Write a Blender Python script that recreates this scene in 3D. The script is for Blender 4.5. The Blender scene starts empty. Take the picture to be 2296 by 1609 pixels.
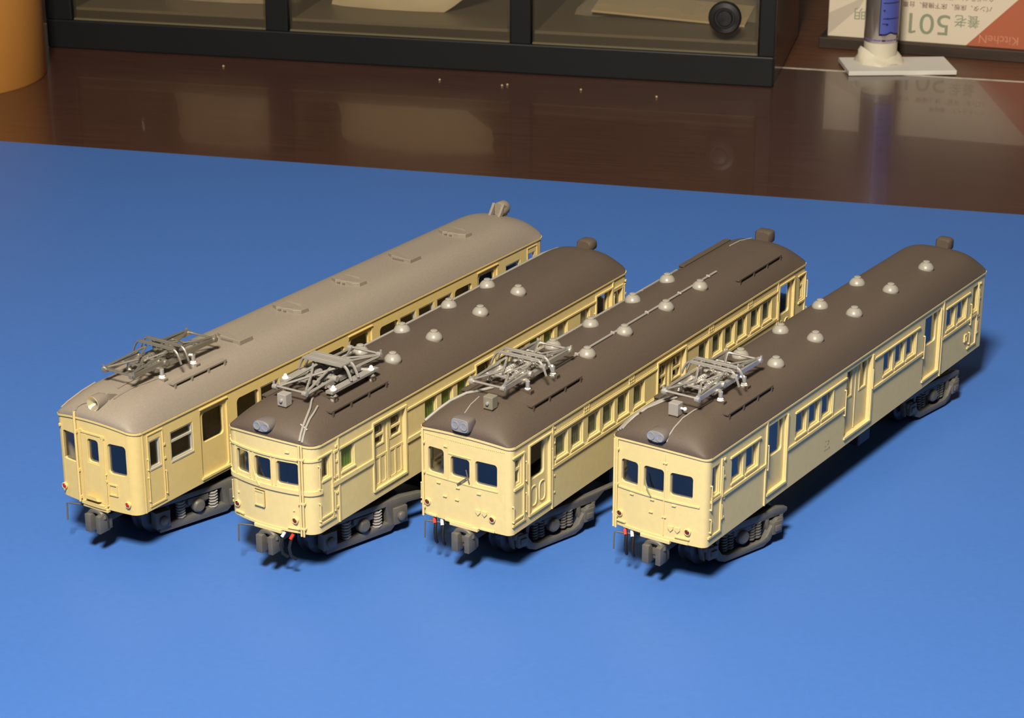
import bpy, bmesh, math, random
from mathutils import Vector, Matrix
random.seed(7)
S = 0.001                      # model code is in millimetres
PI = math.pi
sc = bpy.context.scene
C = sc.collection

# ------------------------------------------------------------------ camera, world, lights, exposure
cam_d = bpy.data.cameras.new('camera'); cam = bpy.data.objects.new('camera', cam_d); C.objects.link(cam)
cam.location = (0, 0, 173.2 * S)
cam.rotation_euler = (math.radians(90 - 21.306), 0, 0)
cam_d.sensor_width = 36; cam_d.lens = 4901.9 / 2296 * 36
cam_d.clip_start = 0.01; cam_d.clip_end = 20
cam_d.dof.use_dof = True; cam_d.dof.focus_distance = 0.415; cam_d.dof.aperture_fstop = 120
sc.camera = cam

w = bpy.data.worlds.new('room_light'); sc.world = w; w.use_nodes = True
w.node_tree.nodes['Background'].inputs[0].default_value = (1.0, 0.90, 0.77, 1)
w.node_tree.nodes['Background'].inputs[1].default_value = 0.07

def area(name, loc, target, size, power, col, shape='RECTANGLE', size_y=None):
    d = bpy.data.lights.new(name, 'AREA'); d.energy = power; d.color = col; d.shape = shape
    d.size = size * S; d.size_y = (size_y or size) * S
    o = bpy.data.objects.new(name, d); C.objects.link(o)
    o.location = Vector(loc) * S
    o.rotation_euler = (Vector(target) * S - o.location).to_track_quat('-Z', 'Y').to_euler()
    return o
area('desk_lamp_light', (-56, 14, 430), (10, 420, 0), 80, 6.3, (1.0, 0.91, 0.76), size_y=85)
area('ceiling_light', (-300, 300, 1100), (20, 450, 0), 250, 0.8, (1.0, 0.90, 0.75), size_y=150)

vs = sc.view_settings
sc.display_settings.display_device = 'sRGB'
vs.view_transform = 'Standard'; vs.look = 'None'; vs.exposure = 0.0; vs.gamma = 1.0; vs.use_curve_mapping = False

# ------------------------------------------------------------------ materials
def mat(name, col, rough=.5, metal=0.0, spec=.5, grain=0.0, gscale=900, bump=0.0, bscale=1500, coat=0.0):
    m = bpy.data.materials.new(name); m.use_nodes = True
    nt = m.node_tree; b = nt.nodes['Principled BSDF']
    b.inputs['Base Color'].default_value = (*col, 1); b.inputs['Roughness'].default_value = rough
    b.inputs['Metallic'].default_value = metal; b.inputs['Specular IOR Level'].default_value = spec
    b.inputs['Coat Weight'].default_value = coat
    if grain or bump:
        tc = nt.nodes.new('ShaderNodeTexCoord')
    if grain:
        n = nt.nodes.new('ShaderNodeTexNoise'); n.inputs['Scale'].default_value = gscale; n.inputs['Detail'].default_value = 4
        nt.links.new(tc.outputs['Object'], n.inputs['Vector'])
        r = nt.nodes.new('ShaderNodeValToRGB')
        r.color_ramp.elements[0].color = (*[c * (1 - grain) for c in col], 1); r.color_ramp.elements[0].position = .3
        r.color_ramp.elements[1].color = (*[min(1, c * (1 + grain)) for c in col], 1); r.color_ramp.elements[1].position = .7
        nt.links.new(n.outputs['Fac'], r.inputs['Fac']); nt.links.new(r.outputs['Color'], b.inputs['Base Color'])
    if bump:
        n = nt.nodes.new('ShaderNodeTexNoise'); n.inputs['Scale'].default_value = bscale; n.inputs['Detail'].default_value = 3
        nt.links.new(tc.outputs['Object'], n.inputs['Vector'])
        bp = nt.nodes.new('ShaderNodeBump'); bp.inputs['Strength'].default_value = bump; bp.inputs['Distance'].default_value = 0.0001
        nt.links.new(n.outputs['Fac'], bp.inputs['Height']); nt.links.new(bp.outputs['Normal'], b.inputs['Normal'])
    return m

def clear(name, tint, rough=.02, ior=1.5, murk=None, murk_amt=0.0):
    m = bpy.data.materials.new(name); m.use_nodes = True; nt = m.node_tree; nt.nodes.clear()
    out = nt.nodes.new('ShaderNodeOutputMaterial'); mx = nt.nodes.new('ShaderNodeMixShader')
    fr = nt.nodes.new('ShaderNodeFresnel')
    ge = nt.nodes.new('ShaderNodeNewGeometry'); mr = nt.nodes.new('ShaderNodeMapRange')      # a thin pane: both faces reflect alike
    mr.inputs['To Min'].default_value = ior; mr.inputs['To Max'].default_value = 1 / ior
    nt.links.new(ge.outputs['Backfacing'], mr.inputs['Value']); nt.links.new(mr.outputs['Result'], fr.inputs['IOR'])
    tr = nt.nodes.new('ShaderNodeBsdfTransparent'); tr.inputs[0].default_value = (*tint, 1)
    gl = nt.nodes.new('ShaderNodeBsdfGlossy'); gl.inputs['Roughness'].default_value = rough
    src = tr.outputs[0]
    if murk:
        df = nt.nodes.new('ShaderNodeBsdfDiffuse'); df.inputs[0].default_value = (*murk, 1)
        m2 = nt.nodes.new('ShaderNodeMixShader'); m2.inputs[0].default_value = murk_amt
        nt.links.new(tr.outputs[0], m2.inputs[1]); nt.links.new(df.outputs[0], m2.inputs[2]); src = m2.outputs[0]
    nt.links.new(fr.outputs[0], mx.inputs[0]); nt.links.new(src, mx.inputs[1]); nt.links.new(gl.outputs[0], mx.inputs[2])
    nt.links.new(mx.outputs[0], out.inputs[0])
    return m

def wood(name, c1, c2, rough, coat, scale=(8, 260, 60), spec=.5):
    m = mat(name, c1, rough, spec=spec, coat=coat); nt = m.node_tree; b = nt.nodes['Principled BSDF']
    tc = nt.nodes.new('ShaderNodeTexCoord'); mp = nt.nodes.new('ShaderNodeMapping'); mp.inputs['Scale'].default_value = scale
    n = nt.nodes.new('ShaderNodeTexNoise'); n.inputs['Scale'].default_value = 2.5; n.inputs['Detail'].default_value = 9; n.inputs['Roughness'].default_value = .7
    r = nt.nodes.new('ShaderNodeValToRGB'); r.color_ramp.elements[0].position = .34; r.color_ramp.elements[1].position = .68
    r.color_ramp.elements[0].color = (*c1, 1); r.color_ramp.elements[1].color = (*c2, 1)
    nt.links.new(tc.outputs['Object'], mp.inputs[0]); nt.links.new(mp.outputs[0], n.inputs['Vector'])
    nt.links.new(n.outputs['Fac'], r.inputs[0]); nt.links.new(r.outputs[0], b.inputs['Base Color'])
    bp = nt.nodes.new('ShaderNodeBump'); bp.inputs['Strength'].default_value = .12; bp.inputs['Distance'].default_value = .0001
    nt.links.new(n.outputs['Fac'], bp.inputs['Height']); nt.links.new(bp.outputs[0], b.inputs['Normal'])
    return m

M = dict(
    cream=mat('cream_paint', (.68, .548, .252), .5, spec=.35, grain=.03, bump=.05, bscale=2500),
    cream_a=mat('warm_cream_paint', (.65, .495, .19), .5, spec=.35, grain=.03, bump=.05, bscale=2500),
    brown=mat('dark_brown_roof_paint', (.088, .065, .049), .62, spec=.4, grain=.05, gscale=2600, bump=.25, bscale=4500),
    taupe=mat('taupe_roof_paint', (.235, .198, .158), .55, spec=.4, grain=.05, gscale=2600, bump=.12, bscale=4500),
    vent=mat('grey_ventilator_paint', (.29, .27, .23), .34, spec=.5),
    grey=mat('grey_paint', (.29, .27, .24), .45, spec=.4),
    dgrey=mat('dark_grey_plastic', (.105, .098, .085), .45, spec=.45, grain=.08),
    black=mat('black_chassis', (.014, .013, .014), .45, spec=.4),
    dark=mat('dark_interior', (.022, .015, .010), .8, spec=.2),
    steel=mat('wheel_steel', (.05, .055, .07), .35, metal=.3),
    silver=mat('plated_metal', (.66, .63, .58), .36, metal=.75),
    gun=mat('dull_plated_metal', (.45, .42, .36), .36, metal=.8),
    sash=mat('silver_sash', (.6, .55, .43), .35, metal=.35),
    pangrey=mat('grey_pantograph_paint', (.25, .235, .21), .5, spec=.4),
    white=mat('white_insulator', (.82, .8, .76), .4),
    red=mat('red_lens', (.36, .012, .018), .2, spec=.6),
    dred=mat('dark_red_lens', (.12, .012, .012), .22, spec=.6),
    redp=mat('red_cock_paint', (.75, .04, .02), .4),
    lampgrey=mat('lamp_grey', (.24, .235, .235), .4, spec=.25),
    lens=mat('lamp_lens', (.42, .42, .45), .15, metal=.5),
    lampdark=mat('lamp_bezel', (.14, .12, .11), .45),
    curt_g=mat('green_curtain', (.17, .29, .06), .8, spec=.2),
    curt_o=mat('olive_curtain', (.27, .28, .16), .8, spec=.2),
    curt_w=mat('pale_curtain', (.5, .45, .33), .8, spec=.2),
    glass=clear('window_glass', (.96, .97, .97), 0.03, 1.62),
    ink=mat('black_ink', (.05, .045, .04), .6),
)

# ------------------------------------------------------------------ mesh helpers
class MB:
    def __init__(s): s.v = []; s.f = []
    def quad(s, *p):
        i = len(s.v); s.v += [tuple(q) for q in p]; s.f.append(tuple(range(i, i + len(p))))
    def hexa(s, p):      # 8 points: bottom 4 (ccw), top 4
        i = len(s.v); s.v += [tuple(q) for q in p]
        for f in ((0, 3, 2, 1), (4, 5, 6, 7), (0, 1, 5, 4), (1, 2, 6, 5), (2, 3, 7, 6), (3, 0, 4, 7)): s.f.append(tuple(i + k for k in f))
    def box(s, x0, x1, y0, y1, z0, z1):
        s.hexa([(x0, y0, z0), (x1, y0, z0), (x1, y1, z0), (x0, y1, z0), (x0, y0, z1), (x1, y0, z1), (x1, y1, z1), (x0, y1, z1)]); return s
    def prism(s, poly, y0, y1):     # polygon in (x,z)
        n = len(poly); i = len(s.v)
        s.v += [(x, y0, z) for x, z in poly] + [(x, y1, z) for x, z in poly]
        s.f.append(tuple(range(i, i + n))); s.f.append(tuple(range(i + 2 * n - 1, i + n - 1, -1)))
        for k in range(n): s.f.append((i + k, i + (k + 1) % n, i + n + (k + 1) % n, i + n + k))
        return s
    def tube(s, pts, r, n=6, closed=False):
        pts = [Vector(p) for p in pts]; i = len(s.v); m = len(pts); up = None
        for k, p in enumerate(pts):
            a = pts[(k + 1) % m] if (closed or k < m - 1) else p; b = pts[k - 1] if (closed or k > 0) else p
            t = (a - b).normalized()
            if up is None: up = Vector((0, 0, 1)) if abs(t.z) < .9 else Vector((1, 0, 0))
            e = t.cross(up).normalized(); up = e.cross(t).normalized()
            rr = r[k] if isinstance(r, (list, tuple)) else r
            for j in range(n):
                an = 2 * PI * j / n; s.v.append(tuple(p + e * rr * math.cos(an) + up * rr * math.sin(an)))
        for k in range(m if closed else m - 1):
            for j in range(n):
                a = i + k * n + j; b = i + k * n + (j + 1) % n; k2 = (k + 1) % m
                s.f.append((a, b, i + k2 * n + (j + 1) % n, i + k2 * n + j))
        if not closed:
            s.f.append(tuple(range(i + n - 1, i - 1, -1))); s.f.append(tuple(range(i + (m - 1) * n, i + m * n)))
        return s
    def lathe(s, prof, c, n=16, axis='z', cap0=True):
        i = len(s.v); m = len(prof)
        for r, h in prof:
            for j in range(n):
                a = 2 * PI * j / n; x, y = r * math.cos(a), r * math.sin(a)
                p = (x, y, h) if axis == 'z' else ((x, h, y) if axis == 'y' else (h, x, y))
                s.v.append((c[0] + p[0], c[1] + p[1], c[2] + p[2]))
        for k in range(m - 1):
            for j in range(n): s.f.append((i + k * n + j, i + k * n + (j + 1) % n, i + (k + 1) * n + (j + 1) % n, i + (k + 1) * n + j))
        if cap0: s.f.append(tuple(range(i + n - 1, i - 1, -1)))
        s.f.append(tuple(range(i + (m - 1) * n, i + m * n)))
        return s
    def build(s, name, m, parent=None, smooth=35, bevel=0.0, weld=True, loc=(0, 0, 0), rot=(0, 0, 0)):
        me = bpy.data.meshes.new(name)
        bm = bmesh.new(); vs_ = [bm.verts.new((x * S, y * S, z * S)) for x, y, z in s.v]
        for f in s.f:
            try: bm.faces.new([vs_[k] for k in f])
            except ValueError: pass
        if weld: bmesh.ops.remove_doubles(bm, verts=bm.verts, dist=2e-6)
        bmesh.ops.recalc_face_normals(bm, faces=bm.faces)
        if bevel:
            es = [e for e in bm.edges if len(e.link_faces) == 2 and e.calc_face_angle(0) > .6]
            bmesh.ops.bevel(bm, geom=es, offset=bevel * S, segments=2, profile=.5, affect='EDGES', clamp_overlap=True)
        bm.to_mesh(me); bm.free()
        if smooth:
            for p in me.polygons: p.use_smooth = True
            me.set_sharp_from_angle(angle=math.radians(smooth))
        me.materials.append(m if not isinstance(m, str) else M[m])
        o = bpy.data.objects.new(name, me); C.objects.link(o)
        if parent: o.parent = parent
        o.location = Vector(loc) * S; o.rotation_euler = rot
        return o

def thing(name, label, cat, loc=(0, 0, 0), rz=0.0, group=None):
    o = bpy.data.objects.new(name, None); C.objects.link(o); o.empty_display_size = .005
    o.location = Vector(loc) * S; o.rotation_euler = (0, 0, rz); o['label'] = label; o['category'] = cat
    if group: o['group'] = group
    return o
def tag(o, label, cat, group=None, kind=None):
    o['label'] = label; o['category'] = cat
    if group: o['group'] = group
    if kind: o['kind'] = kind
    return o

# ------------------------------------------------------------------ table, sheet, shelf, wall
TH = math.radians(-14.33)
m_table = wood('dark_glossy_wood', (.052, .020, .0135), (.092, .038, .024), .26, .3, (14, 420, 60))
m_shelf = wood('reddish_brown_wood', (.085, .030, .012), (.15, .060, .025), .5, 0, (10, 160, 60))
m_sheet = mat('blue_satin_plastic', (.054, .155, .48), .5, spec=.38, grain=.025, gscale=700, bump=.05, bscale=3000)
tbl = thing('table', 'dark brown glossy wooden table under the blue sheet', 'table', (93.6, 711.7, -0.6), TH)
MB().box(-600, 500, -760, -1.5, -18, 0).build('tabletop', m_table, tbl, 0)
m_edge = mat('worn_pale_edge', (.62, .54, .44), .45, grain=.25, gscale=300)
MB().box(-600, 500, -1.5, .1, -18, .05).build('worn_edge', m_edge, tbl, 0)['label'] = 'pale worn rear edge'
shelf = thing('wooden_shelf', 'reddish brown wooden board behind the rear edge of the table', 'shelf', (93.6, 711.7, -0.9), TH)
MB().box(-600, 500, .4, 120, -14, 0).build('board', m_shelf, shelf, 0)
sh = MB().box(-230, 330, -390, 0, -.5, 0).build('plastic_sheet', m_sheet, None, 0, loc=(-6.5, 583.6, 0), rot=(0, 0, math.radians(-14.13)))
tag(sh, 'large blue satin plastic sheet under the four railcars', 'sheet')

# ------------------------------------------------------------------ railcar
def panel(mb, x0, x1, z0, z1, holes, th, mapf, extra=()):
    xs = sorted(set([x0, x1] + [h[0] for h in holes] + [h[1] for h in holes] + [e for e in extra if x0 < e < x1]))
    zs = sorted(set([z0, z1] + [h[2] for h in holes] + [h[3] for h in holes]))
    def inside(x, z): return any(h[0] < x < h[1] and h[2] < z < h[3] for h in holes)
    for i in range(len(xs) - 1):
        for j in range(len(zs) - 1):
            if inside((xs[i] + xs[i + 1]) / 2, (zs[j] + zs[j + 1]) / 2): continue
            a, b, c, d = (xs[i], zs[j]), (xs[i + 1], zs[j]), (xs[i + 1], zs[j + 1]), (xs[i], zs[j + 1])
            for off in (0, th): mb.quad(*[mapf(p[0], off, p[1]) for p in (a, b, c, d)])
    for (xa, xb, za, zb, r) in holes:
        loop = []
        if r <= 0:
            ex = [e for e in xs if xa < e < xb]
            loop = [(xa, za)] + [(e, za) for e in ex] + [(xb, za), (xb, zb)] + [(e, zb) for e in reversed(ex)] + [(xa, zb)]
        else:
            for cx, cz, a0, co in ((xb - r, za + r, -90, (xb, za)), (xb - r, zb - r, 0, (xb, zb)), (xa + r, zb - r, 90, (xa, zb)), (xa + r, za + r, 180, (xa, za))):
                arc = [(cx + r * math.cos(math.radians(a0 + 90 * k / 5)), cz + r * math.sin(math.radians(a0 + 90 * k / 5))) for k in range(6)]
                loop += arc
                for off in (0, th):
                    for k in range(5): mb.quad(mapf(co[0], off, co[1]), mapf(arc[k][0], off, arc[k][1]), mapf(arc[k + 1][0], off, arc[k + 1][1]))
        for k in range(len(loop)):
            p, q = loop[k], loop[(k + 1) % len(loop)]
            mb.quad(mapf(p[0], 0, p[1]), mapf(q[0], 0, q[1]), mapf(q[0], th, q[1]), mapf(p[0], th, p[1]))
    for i in range(len(xs) - 1):
        for z in (z0, z1): mb.quad(mapf(xs[i], 0, z), mapf(xs[i + 1], 0, z), mapf(xs[i + 1], th, z), mapf(xs[i], th, z))
    for j in range(len(zs) - 1):
        for x in (x0, x1): mb.quad(mapf(x, 0, zs[j]), mapf(x, 0, zs[j + 1]), mapf(x, th, zs[j + 1]), mapf(x, th, zs[j]))

def mbox(mb, mapf, x0, x1, z0, z1, o0, o1, nx=1):     # a block on a wall; offsets inward positive
    for k in range(nx):
        a = x0 + (x1 - x0) * k / nx; b = x0 + (x1 - x0) * (k + 1) / nx
        mb.hexa([mapf(a, o0, z0), mapf(b, o0, z0), mapf(b, o1, z0), mapf(a, o1, z0), mapf(a, o0, z1), mapf(b, o0, z1), mapf(b, o1, z1), mapf(a, o1, z1)])
def ring(mb, mapf, x0, x1, z0, z1, w_, o0, o1, nx=1):
    mbox(mb, mapf, x0, x1, z0, z0 + w_, o0, o1, nx); mbox(mb, mapf, x0, x1, z1 - w_, z1, o0, o1, nx)
    mbox(mb, mapf, x0, x0 + w_, z0 + w_, z1 - w_, o0, o1); mbox(mb, mapf, x1 - w_, x1, z0 + w_, z1 - w_, o0, o1)

class Car:
    def __init__(s, label, x, y, yaw, L, h, rc, bow, arch, paint, roofm, R=4.7, n=4.2, D=8.0, zb=9.0, hw=9.35):
        s.__dict__.update(locals()); del s.__dict__['s']
        s.root = thing('railcar', label, 'model train', (x, y, 0), math.radians(yaw), 'cream model railcars on the blue sheet')
        s.th = .7
    # mappings: local frame x = distance from the front, y = -v, z
    def side(s, sg): return lambda u, off, z: (u, -sg * (s.hw - off), s.zb + z)
    def ub(s, v):
        hf = s.hw - s.rc; av = abs(v)
        if av <= hf: return -s.bow * (1 - (v / hf) ** 2)
        d = min(av - hf, s.rc); return s.rc - math.sqrt(max(0, s.rc ** 2 - d * d))
    def az(s, v): return s.arch * max(0, 1 - (v / s.hw) ** 2)
    def front(s): return lambda v, off, z: (s.ub(v) + off, -v, s.zb + z + (s.az(v) if z > s.h - .01 else 0))
    def rear(s): return lambda v, off, z: (s.L - s.ub(v) - off, -v, s.zb + z + (s.az(v) if z > s.h - .01 else 0))
    def outline(s, out):
        hf = s.hw - s.rc; pts = []
        for k in range(17):
            v = -hf + 2 * hf * k / 16; pts.append((s.ub(v) - out, v, s.az(v)))
        for k in range(1, 6):
            a = math.radians(90 * k / 6); pts.append((s.rc - (s.rc + out) * math.cos(a), hf + (s.rc + out) * math.sin(a), s.az(hf + s.rc * math.sin(a))))
        N = 12
        for k in range(N + 1): pts.append((s.rc + (s.L - 2 * s.rc) * k / N, s.hw + out, 0))
        half = list(pts)
        for k in range(1, 6):
            a = math.radians(90 * k / 6); pts.append((s.L - s.rc + (s.rc + out) * math.sin(a), hf + (s.rc + out) * math.cos(a), s.az(hf + s.rc * math.cos(a))))
        for k in range(17):
            v = hf - 2 * hf * k / 16; pts.append((s.L - s.ub(v) + out, v, s.az(v)))
        for k in range(1, 6):
            a = math.radians(90 * k / 6); pts.append((s.L - s.rc + (s.rc + out) * math.cos(a), -hf - (s.rc + out) * math.sin(a), s.az(hf + s.rc * math.sin(a))))
        for k in range(N + 1): pts.append((s.L - s.rc - (s.L - 2 * s.rc) * k / N, -s.hw - out, 0))
        for k in range(1, 6):
            a = math.radians(90 * k / 6); pts.append((s.rc - (s.rc + out) * math.sin(a), -hf - (s.rc + out) * math.cos(a), s.az(hf + s.rc * math.cos(a))))
        return pts
    def sweep(s, mb, z0, z1, out, inn=-.1, arch=True, ends=False):
        A, B = s.outline(out), s.outline(inn); n = len(A)
        for k in range(n):
            j = (k + 1) % n
            if ends and ((abs(abs(A[k][1]) - s.hw - out) < 1e-6 and abs(abs(A[j][1]) - s.hw - out) < 1e-6) or (A[k][0] > s.L / 2) != (ends == 'r')): continue
            P = lambda q, z: (q[0], -q[1], s.zb + z + (q[2] if arch else 0))
            mb.quad(P(A[k], z0), P(A[j], z0), P(A[j], z1), P(A[k], z1)); mb.quad(P(A[k], z1), P(A[j], z1), P(B[j], z1), P(B[k], z1))
            mb.quad(P(A[k], z0), P(A[j], z0), P(B[j], z0), P(B[k], z0)); mb.quad(P(B[k], z0), P(B[j], z0), P(B[j], z1), P(B[k], z1))
    def rz(s, u, v, o=.15):
        hw = s.hw + o; x = min(1, abs(v) / hw); u0 = s.ub(min(abs(v), s.hw)) - o; d = max(0, min(u - u0, s.L - u0 - u))
        t = min(1, d / s.D); E = math.sqrt(max(0, 1 - (1 - t) ** 2)) if t < 1 else 1
        return s.h + s.R * (1 - x ** s.n) * E + s.arch * (1 - x * x) * (1 - E)
    def body(s, holes_r, holes_l, fholes, rholes=None):
        mb = MB(); th = s.th; hf = s.hw - s.rc
        panel(mb, s.rc, s.L - s.rc, 0, s.h, holes_r, th, s.side(1)); panel(mb, s.rc, s.L - s.rc, 0, s.h, holes_l, th, s.side(-1))
        ex = [-hf + 2 * hf * k / 20 for k in range(21)]
        panel(mb, -hf, hf, 0, s.h, fholes, th, s.front(), ex); panel(mb, -hf, hf, 0, s.h, fholes if rholes is None else rholes, th, s.rear(), ex)
        for fu in (0, 1):
            for sg in (1, -1):
                for k in range(10):
                    a0, a1 = math.radians(9 * k), math.radians(9 * (k + 1))
                    def P(a, off, z):
                        r_ = s.rc - off if s.rc > off else .02
                        u = s.rc - r_ * math.cos(a); v = hf + r_ * math.sin(a)
                        return (s.L - u if fu else u, -sg * v, s.zb + z + (s.az(v) if z > s.h - .01 else 0))
                    mb.hexa([P(a0, 0, 0), P(a1, 0, 0), P(a1, th, 0), P(a0, th, 0), P(a0, 0, s.h), P(a1, 0, s.h), P(a1, th, s.h), P(a0, th, s.h)])
        return mb.build('body', s.paint, s.root, 0)
    def roof(s):
        mb = MB(); o = .15; NV = 48; hw = s.hw + o; rows = []
        ts = [0, .08, .2, .4, .7, 1.1, 1.6, 2.2, 3, 4, 5, 6, 7, 8, 10, 12.5]; us = ts + [s.L / 2] + [None]
        for k in range(NV + 1):
            q = -1 + 2 * k / NV; v = hw * math.sin(q * PI / 2)
            u0 = s.ub(max(-s.hw, min(s.hw, v))) - o; col = []
            seq = [u0 + t for t in ts] + [20 + (s.L - 40) * i / 8 for i in range(9)] + [s.L - u0 - t for t in reversed(ts)]
            col = [(u, -v, s.zb + s.rz(u, v, o) + .3) for u in seq]
            col = [(col[0][0], col[0][1], s.zb + s.h + s.az(v) + .02)] + col + [(col[-1][0], col[-1][1], s.zb + s.h + s.az(v) + .02)]
            rows.append(col)
        for k in range(NV):
            for j in range(len(rows[0]) - 1): mb.quad(rows[k][j], rows[k + 1][j], rows[k + 1][j + 1], rows[k][j + 1])
        for col in (rows[0], rows[-1]):
            for j in range(1, len(col) - 2):
                a, b = col[j], col[j + 1]; mb.quad(a, b, (b[0], b[1], s.zb + s.h), (a[0], a[1], s.zb + s.h))
        return mb.build('roof', s.roofm, s.root, 50)
    def gutter(s, z=-.15, t=.32, out=.22):
        mb = MB(); s.sweep(mb, s.h + z, s.h + z + t, out); return mb.build('rain_gutter', s.paint, s.root, 30)
    def window(s, mf, u0, u1, z0, z1, style='sash', curtain=None, nx=1):
        mb = MB()
        if style == 'sash': ring(mb, mf, u0, u1, z0, z1, .28, .22, .62); mbox(mb, mf, u0 - .15, u1 + .15, z0 - .28, z0 + .04, -.18, .6)
        elif style == 'front': ring(mb, mf, u0 + .02, u1 - .02, z0 + .02, z1 - .02, .16, .45, .68, nx)
        elif style in ('silver', 'bar'):
            ring(mb, mf, u0, u1, z0, z1, .28, .1, .6)
            mbox(mb, mf, u0, u1, z0 - .25, z0 + .04, -.1, .6)
        elif style == 'round': ring(mb, mf, u0 + .05, u1 - .05, z0 + .05, z1 - .05, .2, .5, .69)
        if style == 'bar': mbox(mb, mf, u0, u1, z0 + (z1 - z0) * .62, z0 + (z1 - z0) * .62 + .35, .12, .5)
        if style == 'bar2': ring(mb, mf, u0, u1, z0, z1, .4, .2, .6); mbox(mb, mf, u0, u1, z0 + (z1 - z0) * .55, z0 + (z1 - z0) * .55 + .45, .18, .5)
        f = mb.build('window_frame', 'sash' if style in ('silver', 'bar') else ('lampdark' if style in ('front', 'round') else s.paint), s.root, 0)
        g = MB(); o0 = .45; panel(g, u0 + .05, u1 - .05, z0 + .05, z1 - .05, [], .08, lambda x, off, z: mf(x, off + o0, z), [u0 + (u1 - u0) * q / nx for q in range(1, nx)]); g.build('pane', 'glass', f, 0)
        if curtain:
            c = MB(); n = 18
            for k in range(n):
                a = u0 + (u1 - u0) * k / n; b = u0 + (u1 - u0) * (k + 1) / n
                oa, ob = .68 + .09 * math.sin(k * 1.9), .68 + .09 * math.sin((k + 1) * 1.9)
                c.quad(mf(a, oa, z0), mf(b, ob, z0), mf(b, ob, z1), mf(a, oa, z1))
            c.build('curtain', curtain, f, 60)
        return f
    def door(s, mf, u0, u1, z0, z1, d, glass, relief=None, style='round', sill=True, bars=False):
        mb = MB(); mf2 = lambda x, off, z: mf(x, off + d, z)
        panel(mb, u0 - .1, u1 + .1, z0 - .1, z1 + .1, [g + ((.7,) if style == 'round' else (0,)) for g in glass], .5, mf2)
        if relief: relief(mb, mf2)
        dr = mb.build('door', s.paint, s.root, 0)
        for g in glass:
            gm = MB(); mbox(gm, mf2, g[0] + .04, g[1] - .04, g[2] + .04, g[3] - .04, .3, .36); gm.build('pane', 'glass', dr, 0)
            if bars or style == 'frame':
                fm = MB(); ring(fm, mf2, g[0] - .25, g[1] + .25, g[2] - .25, g[3] + .25, .3, -.12, .2)
                if bars: mbox(fm, mf2, g[0], g[1], g[2] + (g[3] - g[2]) * .42, g[2] + (g[3] - g[2]) * .42 + .4, -.1, .3)
                fm.build('sash', s.paint, dr, 0)
        if sill:
            sm = MB(); mbox(sm, mf, u0 - .25, u1 + .3, z0 - .35, z0 + .05, -.28, .75); sm.build('door_sill', s.paint, dr, 0)
        return dr
    def rail(s, mf, u, z0, z1, out=.26, r=.1):
        out = min(out, .3)
        mb = MB(); mb.tube([mf(u, -out, z0), mf(u, -out, z1)], r, 6)
        for z in (z0, z1): mb.tube([mf(u, .1, z), mf(u, -out - .06, z)], .16, 6)
        return mb.build('handrail', s.paint, s.root, 40)
    def blobs(s, name, mf, pts, r=.22, out=.22):
        for u, z in pts: mb = MB(); mbox(mb, mf, u - r, u + r, z - r, z + r, -out, .05); mb.build(name, s.paint, s.root, 0, bevel=.05)
    def strip(s, name, mf, segs, out, nx=1):
        if name in ('rib', 'window_post', 'header_band', 'sill_band', 'skirt_rail', 'door_drip_rail', 'pipe_clip'):
            for (a, b, z0, z1) in segs: mb = MB(); mbox(mb, mf, a, b, z0, z1, -out, .05, nx); o = mb.build(name, s.paint, s.root, 0)
            return o
        mb = MB()
        for (a, b, z0, z1) in segs: mbox(mb, mf, a, b, z0, z1, -out, .05, nx)
        return mb.build(name, s.paint, s.root, 0)
    def taillights(s, vs_, z, m):
        for v in vs_:
            u = s.ub(v); mb = MB().lathe([(.62, .1), (.62, -.35), (.5, -.42), (.44, -.3), (.44, .1)], (u, -v, s.zb + z), 14, 'x')
            o = mb.build('tail_light', s.paint, s.root, 40)
            MB().lathe([(.44, 0), (.42, -.36), (.3, -.46), (.1, -.5)], (u, -v, s.zb + z), 14, 'x').build('lens', m, o, 60)
    def vents(s, pts):
        for u, v in pts:
            mb = MB().lathe([(1.5, -.4), (1.6, -.05), (1.62, .1), (1.52, .38), (1.32, .72), (1.02, 1.02), (.78, 1.16), (.7, 1.2), (.68, 1.46), (.55, 1.55), (.2, 1.57)], (u, -v, s.zb + s.rz(u, v) + .35), 24)
            mb.build('roof_ventilator', 'vent', s.root, 38)
    def walkway(s, u0, u1, v, nleg=4, w_=1.3, z=.3):
        mb = MB(); zz = s.zb + s.rz((u0 + u1) / 2, abs(v)) + .3
        mb.box(u0, u1, -v - w_ / 2, -v + w_ / 2, zz + z, zz + z + .28)
        for k in range(nleg):
            u = u0 + .5 + (u1 - u0 - 1) * k / (nleg - 1); mb.box(u - .22, u + .22, -v - w_ / 2 - .06, -v + w_ / 2 + .06, zz - .9, zz + z)
        mb.box(u0 - 2.0, u0, -v - .25 + (0.9 if v > 0 else -.9), -v + .25 + (0.9 if v > 0 else -.9), zz + .05, zz + .3)
        return mb.build('walkway_board', s.roofm, s.root, 0)
    def roofpipe(s, pts, r, mt='grey', lift=.3, name='roof_pipe', n=6):
        P = []
        for (u, v) in pts: P.append((u, -v, s.zb + s.rz(u, v) + lift + r))
        return MB().tube(P, r, n).build(name, mt, s.root, 60)
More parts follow.
